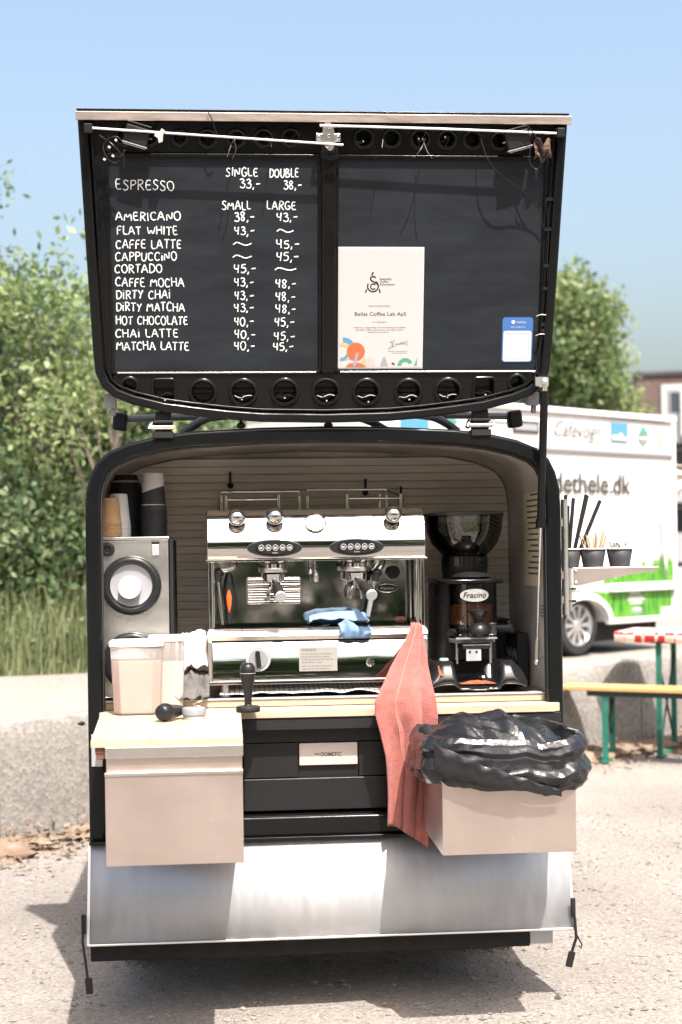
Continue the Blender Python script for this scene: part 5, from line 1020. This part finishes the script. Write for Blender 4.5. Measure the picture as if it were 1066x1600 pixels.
# ================================================================== BELOW THE COUNTER
fz_ = thing('fridge_drawer', (.055, .25, .55), 'black built-in fridge drawer under the counter', 'fridge')
MB().bx(-.275, .385, .03, .60, .596, .89).build('cabinet', BLKMAT, fz_, bevel=.003)
ff = MB(); 
for (a, b, c, d) in ((-.262, -.088, .60, .885), (.101, .372, .60, .885), (-.088, .101, .60, .700), (-.088, .101, .818, .885)): ff.bx(a, b, .006, .029, c, d)
fdoor = MB().bx(-.262, .372, .0215, .029, .60, .885).build('door', BLKPL, fz_, bevel=.003)
for q_ in ((-.262, -.0895), (.1025, .372)): MB().bx(*q_, .008, .021, .705, .815).build('door_band', BLKPL, fdoor, bevel=.003)
MB().bx(-.262, .372, .006, .021, .817, .884).build('door_upper', BLKPL, fdoor, bevel=.003); MB().bx(-.262, .372, .004, .021, .602, .703).build('door_lower', BLKPL, fdoor, bevel=.003)
MB().bx(-.086, .099, .0095, .021, .742, .812).build('handle', DARKRED, fdoor, bevel=.002)
text('lettering', 'DOMETIC', INKGREY, fdoor, lambda a, b, h: (a, .009, b), -.018, .770, .066, .018, bold=.02)
MB().ribbon(smooth2([(-.038, .775), (-.032, .781), (-.027, .773), (-.022, .780)], 2), .0028, lambda a, b, h: (a, .009, b)).build('lettering', INKGREY, fdoor, recalc=False)
ot = MB().bx(.325, .435, -.03, .02, .836, .856); single(ot, 'red_tray', REDPL, (.38, 0, .836), 'orange-red tray edge showing under the counter beside the towel', 'tray', bevel=.006)
# ---- left steel drawer with wooden board
dr = thing('steel_drawer', (-.45, -.38, .59), 'brushed steel pull-out drawer under the wooden board at left', 'drawer')
A0, A1, YF = -.632, -.270, -.700
MB().bx(A0, A1, YF, YF+.004, .596, .832).build('front_plate', STEELX, dr, bevel=.0015)
MB().bx(A0-.001, A1+.001, YF-.004, YF+.012, .8325, .843).build('front_ledge', STEEL, dr, bevel=.002)
MB().bx(A0+.003, A1-.001, YF+.010, YF+.014, .8435, .886).build('upper_band', STEELX, dr, bevel=.001)
MB().prism([(YF-.002, .880), (YF-.002, .909), (YF+.022, .909), (YF+.022, .906), (YF+.004, .906), (YF+.004, .880)], A0+.001, A1+.002, YZ).build('top_lip', STEEL, dr, bevel=.001)
MB().bx(A0, A0+.003, YF+.0045, -.06, .596, .832).build('side', STEELX, dr); MB().bx(A1-.003, A1, YF+.0045, -.06, .596, .832).build('side', STEELX, dr)
MB().bx(A0+.0031, A1-.0031, YF+.0045, -.06, .597, .600).build('bottom', STEELX, dr); MB().bx(A0, A1, -.0595, -.056, .596, .886).build('back', STEELX, dr)
MB().bx(A0+.004, A1-.002, YF+.0145, -.06, .8435, .8465).build('inner_tray', STEELX, dr)
wb = thing('wooden_board', (-.46, -.38, .90), 'pale wooden board lying on top of the steel drawer', 'board')
xs_ = [-.668, -.590, -.515, -.44, -.365, -.2685]
for i in range(5): MB().prism([(xs_[i]+(.0 if i else (-.0)), YF+.002), (xs_[i+1]-.0002, YF+.002), (xs_[i+1]-.0002, -.052), ((xs_[i] if i else -.70), -.052)], .9095, .9265+.0003*(i % 2), lambda a, b, c: (a, b, c)).build('stave', WOODY, wb, bevel=.0004, seg=1)
rb = thing('red_brown_slats', (-.645, -.4, .87), 'two red-brown wooden slats under the left edge of the board', 'slats')
MB().bx(-.658, -.634, YF+.01, -.1, .8925, .9090).build('slat', REDWOOD, rb, bevel=.001); MB().bx(-.656, -.634, YF+.012, -.1, .877, .892).build('slat', REDWOOD, rb, bevel=.001)
# ---- bin and bag
bn_ = thing('steel_bin', (.483, -.31, .55), 'brushed steel bin on the right holding a black bag', 'bin')
MB().bx(.292, .675, -.502, -.498, .555, .80).build('front_plate', STEELX, bn_, bevel=.0012)
for (a, b, c, d, nm) in ((.292, .2955, -.4978, -.12, 'side'), (.6715, .675, -.4978, -.12, 'side'), (.2956, .6714, -.1235, -.12, 'back')): MB().bx(a, b, c, d, .555, .80).build(nm, STEELX, bn_)
MB().bx(.2956, .6714, -.4978, -.124, .556, .559).build('bottom', STEELX, bn_)
bagm = mat('bin_bag_plastic', (.011, .011, .0125), .25, rvar=.08, vscale=12, bump=.08, bscale=60, spec=.55)
bg_ = thing('bin_bag', (.483, -.31, .76), 'black plastic bag folded over the rim of the steel bin', 'bin bag')
BCX, BCY = .481, -.31
def sup(t, a, b, e=.42): c, s_ = math.cos(t), math.sin(t); return (a*abs(c)**e*(1 if c > 0 else -1), b*abs(s_)**e*(1 if s_ > 0 else -1))
rb_ = random.Random(5)
WAVES = [(Vector((rb_.gauss(0, .9), rb_.gauss(0, .9), rb_.gauss(0, .75))).normalized(), f, a, rb_.uniform(0, 9)) for f, a in ((8, .75), (12, .75), (18, .7), (26, .6), (37, .42), (55, .28))]
def crease(p):      # sum of warped triangle waves: flat facets meeting in straight creases
    p = Vector(p); wp_ = Vector((noise.noise(p*6), noise.noise(p*6+Vector((9, 0, 0))), noise.noise(p*6+Vector((0, 9, 0)))))*.05; e = 0
    for d, f, a, ph in WAVES: t = (p+wp_).dot(d)*f+ph; e += a*(abs((t % 2)-1)-.5)
    return e
def bagf(a, b):
    t = 2*math.pi*a; u = b
    P = [(.70, .74), (.88, .80), (.96, .852), (1.00, .880), (1.05, .882), (1.10, .868), (1.13, .846), (1.10, .834), (1.11, .822), (1.17, .790), (1.13, .758), (1.05, .742), (1.01, .752)]
    f = u*(len(P)-1); i = min(len(P)-2, int(f)); k = f-i; r = P[i][0]*(1-k)+P[i+1][0]*k; z = P[i][1]*(1-k)+P[i+1][1]*k
    x, y = sup(t, .196, .196); q = (x*1.0, y, z*1.3); out = max(0, (u-.25)/.75)
    e = .068*max(.4, out)*crease(q)
    zz = z + .022*noise.noise((x*5, y*5, 4)) + .011*crease((x+.3, y, z*.3)) - .010*out*math.sin((x+.1)*9)
    return (BCX+x*(r+e)*(1.13 if x > 0 else 1.10), BCY+y*(r+e), zz)
mb = MB(); nu, nv = 300, 80
mb.add([bagf(i/nu, j/(nv-1)) for j in range(nv) for i in range(nu)], [(j*nu+i, j*nu+(i+1) % nu, (j+1)*nu+(i+1) % nu, (j+1)*nu+i) for j in range(nv-1) for i in range(nu)])
mb.build('folded_rim', bagm, bg_, smooth=6, recalc=False)
def heap(a, b):
    t = 2*math.pi*a; r = b; x = .225*r*math.cos(t); y = .185*r*math.sin(t); h = max(0, 1-r**2.6)
    q = (x+.6*y, y-.3*x, .4); dome = .095*h*(1-.12*(x+.03)/.19)
    z = .828+dome + .020*crease(q)*(.5+h)
    return (BCX+.0+x, BCY+.03+y, z)
mb = MB(); nu, nv = 150, 56
mb.add([heap(i/nu, max(.002, j/(nv-1))) for j in range(nv) for i in range(nu)], [(j*nu+i, j*nu+(i+1) % nu, (j+1)*nu+(i+1) % nu, (j+1)*nu+i) for j in range(nv-1) for i in range(nu)])
mb.build('gathered_top', bagm, bg_, smooth=6, recalc=False)
def twist(a, b):   # a loose tail of bag lying across the front
    x = -.215+.36*a; th = 2*math.pi*b; r = .026*(1-.75*a)*(1+.25*noise.noise((a*9, b*4, 2)))
    return (BCX+x, BCY-.222-.018*math.sin(a*3.1)+r*math.cos(th)*.35-.004+.004*abs(((a*14+b*3) % 2)-1), .842-.115*a**.8+r*math.sin(th)*1.5)
mb = MB(); nu, nv = 44, 18; mb.grid(nu, nv, twist); mb.build('loose_fold', bagm, bg_, smooth=14, recalc=False)

# ================================================================== ON THE COUNTER
tm = thing('tamper', (-.246, -.105, .928), 'upright black tamper standing on the counter before the machine', 'tamper')
MB().lathe([(.036, 0), (.037, .002), (.037, .013), (.034, .017), (.014, .018), (.010, .024)], (-.246, -.09, .9278), n=32).build('base', BLKMAT, tm, smooth=40)
MB().lathe([(.011, .0), (.012, .02), (.021, .075), (.024, .098), (.023, .115), (.014, .126), (.001, .127)], (-.246, -.09, .9518), n=28, cap=False).build('handle', BLKPL, tm, smooth=50); MB().torus((-.246, -.09, 1.046), .0237, .0012).build('ring', GREYPL, tm)
pk = thing('tamper', (-.485, -.26, .928), 'black handled tamper lying on its side on the wooden board', 'tamper')
a = Vector((-.505, -.315, .955)); b = Vector((-.435, -.20, .950)); d = b-a
MB().lathe([(.001, 0), (.016, .001), (.023, .008), (.027, .022), (.026, .036), (.021, .055), (.0185, .085), (.016, .105), (.008, .118)], a, d, 28, cap=False).build('handle', BLKPL, pk, smooth=50)
dd = thing('distributor', (-.408, -.245, .928), 'round dark metal coffee distributor lying on the wooden board', 'distributor')
MB().lathe([(.033, .0), (.033, .012)], (-.408, -.245, .9269), n=32).build('lower_disc', ALU, dd, bevel=.001); MB().lathe([(.036, .0), (.036, .018), (.034, .021)], (-.408, -.245, .9395), n=32).build('upper_disc', GREYPL, dd, bevel=.001)
cw_ = MB(); cw_.tube(smooth2([(-.40+.018*math.cos(k*.9)*(1-.02*k), -.04+.012*math.sin(k*.9), .935+.004*k) for k in range(9)], 2), .0012, 6); single(cw_, 'wire_ring', ROD, (-.40, -.04, .93), 'thin curled wire lying behind the distributor', 'wire')

# ================================================================== RIGHT SIDE OF THE CART
# notices on the inner right wall
def nf(a, b, h): return (CX+.7185-h, .14+a, b)
nt_ = thing('wall_notice', (.69, .3, 1.3), 'yellowed printed notice on the inner right wall', 'notice')
MB().prism(rect(0, .26, 1.29, 1.655), .0004, .0016, nf).build('sheet', NOTICE, nt_)
for k in range(16): MB().prism(rect(.03, random.uniform(.13, .22), 1.33+k*.019, 1.336+k*.019), .0017, .002, nf).build('print_line', INKGREY, nt_)
sm = thing('safety_label', (.69, .1, 1.18), 'small white label stuck low on the inner right wall', 'label')
MB().prism(rect(-.06, .02, 1.185, 1.240), .0004, .0014, nf).build('sheet', PAPER, sm)
for k in range(4): MB().prism(rect(-.055, .012, 1.193+k*.011, 1.198+k*.011), .0015, .0018, nf).build('print_line', INKGREY, sm)
pb = thing('black_box', (.63, .6, TZ), 'black box in the right rear corner behind the grinder', 'box'); pb2 = thing('black_box', (.695, .4, TZ), 'narrow vented black box against the inner right wall', 'box')
MB().bx(.57, .69, .52, .67, TZ, 1.16).build('casing', BLKMAT, pb, bevel=.006); MB().bx(.568, .692, .518, .672, 1.1605, 1.17).build('lid', BLKPL, pb, bevel=.003); MB().bx(.675, .715, .30, .5, TZ, 1.13).build('casing', BLKMAT, pb2, bevel=.006)
for k in range(6): MB().box((.674, .32+k*.03, 1.05+.012*(k % 2)), (.002, .012, .03)).build('vent', GREYPL, pb2)
# steel post, hinge and folding shelf on the outside
po = MB().cyl((.787, .06, 1.20), (.787, .06, 1.575), .0115, n=20).build('shelf_post', STEEL, cart)
for z_ in (1.25, 1.33, 1.50): MB().bx(.758, .777, .05, .07, z_-.012, z_+.012).build('post_clamp', STEEL, po)
hg = MB().cyl((.806, .075, 1.215), (.806, .075, 1.352), .007, n=14).build('shelf_hinge', STEEL, cart)
for z_ in (1.245, 1.285): MB().bx(.796, .824, .066, .084, z_-.004, z_+.004).cyl((.81, .066, z_), (.81, .055, z_), .005).build('hinge_bolt', ROD, hg)
sh = MB().prism([(.818, 1.352), (1.100, 1.352), (1.108, 1.346), (1.09, 1.338), (.99, 1.325), (.835, 1.294), (.818, 1.294)], .075, .080, lambda a, b, c: (a, c, b)).build('shelf_bracket', STEELX, cart, bevel=.001)
MB().bx(.818, 1.105, .0805, .46, 1.3495, 1.3535).build('shelf_top', STEEL, sh, bevel=.001)
for z_ in (1.342, 1.304): MB().lathe([(.005, 0), (.005, .003), (.002, .005)], (.826, .075, z_), (0, -1, 0), 10).build('bolt', ROD, sh)
def topcup(x, y, label):
    c = thing('paper_cup', (x, y, 1.3536), label, 'cup', 'cups on the side shelf')
    MB().lathe([(.001, .0), (.031, .0), (.032, .001), (.0425, .058)], (x, y, 1.3540), n=32, cap=False).build('cup_wall', CUPB, c, solid=.001); MB().torus((x, y, 1.4135), .0435, .0026, (0, 0, 1), 32, 8).build('rim', CUPW, c)
topcup(.822, .155, 'black paper cup of drinking straws beside the steel post'); topcup(.900, .14, 'black paper cup of wooden stirrers on the side shelf'); topcup(.990, .14, 'black paper cup of sugar sachets on the side shelf')
for k, (dx, dy, tx, tz) in enumerate([(-.012, 0, -.002, .235), (.0, .01, .024, .225), (.012, -.005, .055, .235), (.015, .008, .064, .232), (.022, -.01, .095, .215), (-.005, .012, .008, .20)]):
    p0 = Vector((.822+dx*.6, .155+dy, 1.358)); p1 = Vector((.822+dx*.4+tx, .155+dy*2, 1.358+tz)); so_ = MB().tube([p0, p1], .0062, 8)
    single(so_, 'straw', BLKMAT, p0, ['black straw leaning left against the post', 'black straw standing behind the post top', 'long black straw in the middle of the bunch', 'black straw right of the bunch middle', 'black straw leaning furthest right', 'short black straw at the back'][k], 'straw', 'black straws')
for k in range(18):
    t = random.uniform(-1, 1); p0 = Vector((.900+t*.016, .14+random.uniform(-.02, .02), 1.358)); p1 = p0+Vector((t*.034+random.uniform(-.006, .006), random.uniform(-.015, .02), random.uniform(.092, .116)))
    q = (p1-p0).to_track_quat('Z', 'Y').to_matrix(); sm_ = MB(); l = (p1-p0).length; sm_.prism(rrect(-.0035, .0035, 0, l, .003, 3), -.0008, .0008, lambda a, b, c: Vector(p0)+q @ Vector((a, c, b)))
    single(sm_, 'stirrer', STIR, p0, 'flat wooden stirrer in the black cup on the side shelf', 'stirrer', 'wooden stirrers')
for k in range(14):
    t = random.uniform(-1, 1); p0 = Vector((.990+t*.02, .14+random.uniform(-.022, .022), 1.36)); p1 = p0+Vector((t*.02, random.uniform(-.01, .012), random.uniform(.068, .083)))
    q = (p1-p0).to_track_quat('Z', 'Y').to_matrix() @ Matrix.Rotation(random.uniform(-.5, .5), 3, 'Z'); sm_ = MB(); l = (p1-p0).length; sm_.prism(rect(-.006, .006, 0, l), -.0014, .0014, lambda a, b, c: Vector(p0)+q @ Vector((a, c*(1-abs(b/l-.5)*1.5), b)))
    single(sm_, 'sugar_sachet', SACHET, p0, 'narrow printed sugar sachet in the right-hand shelf cup', 'sachet', 'sugar sachets')
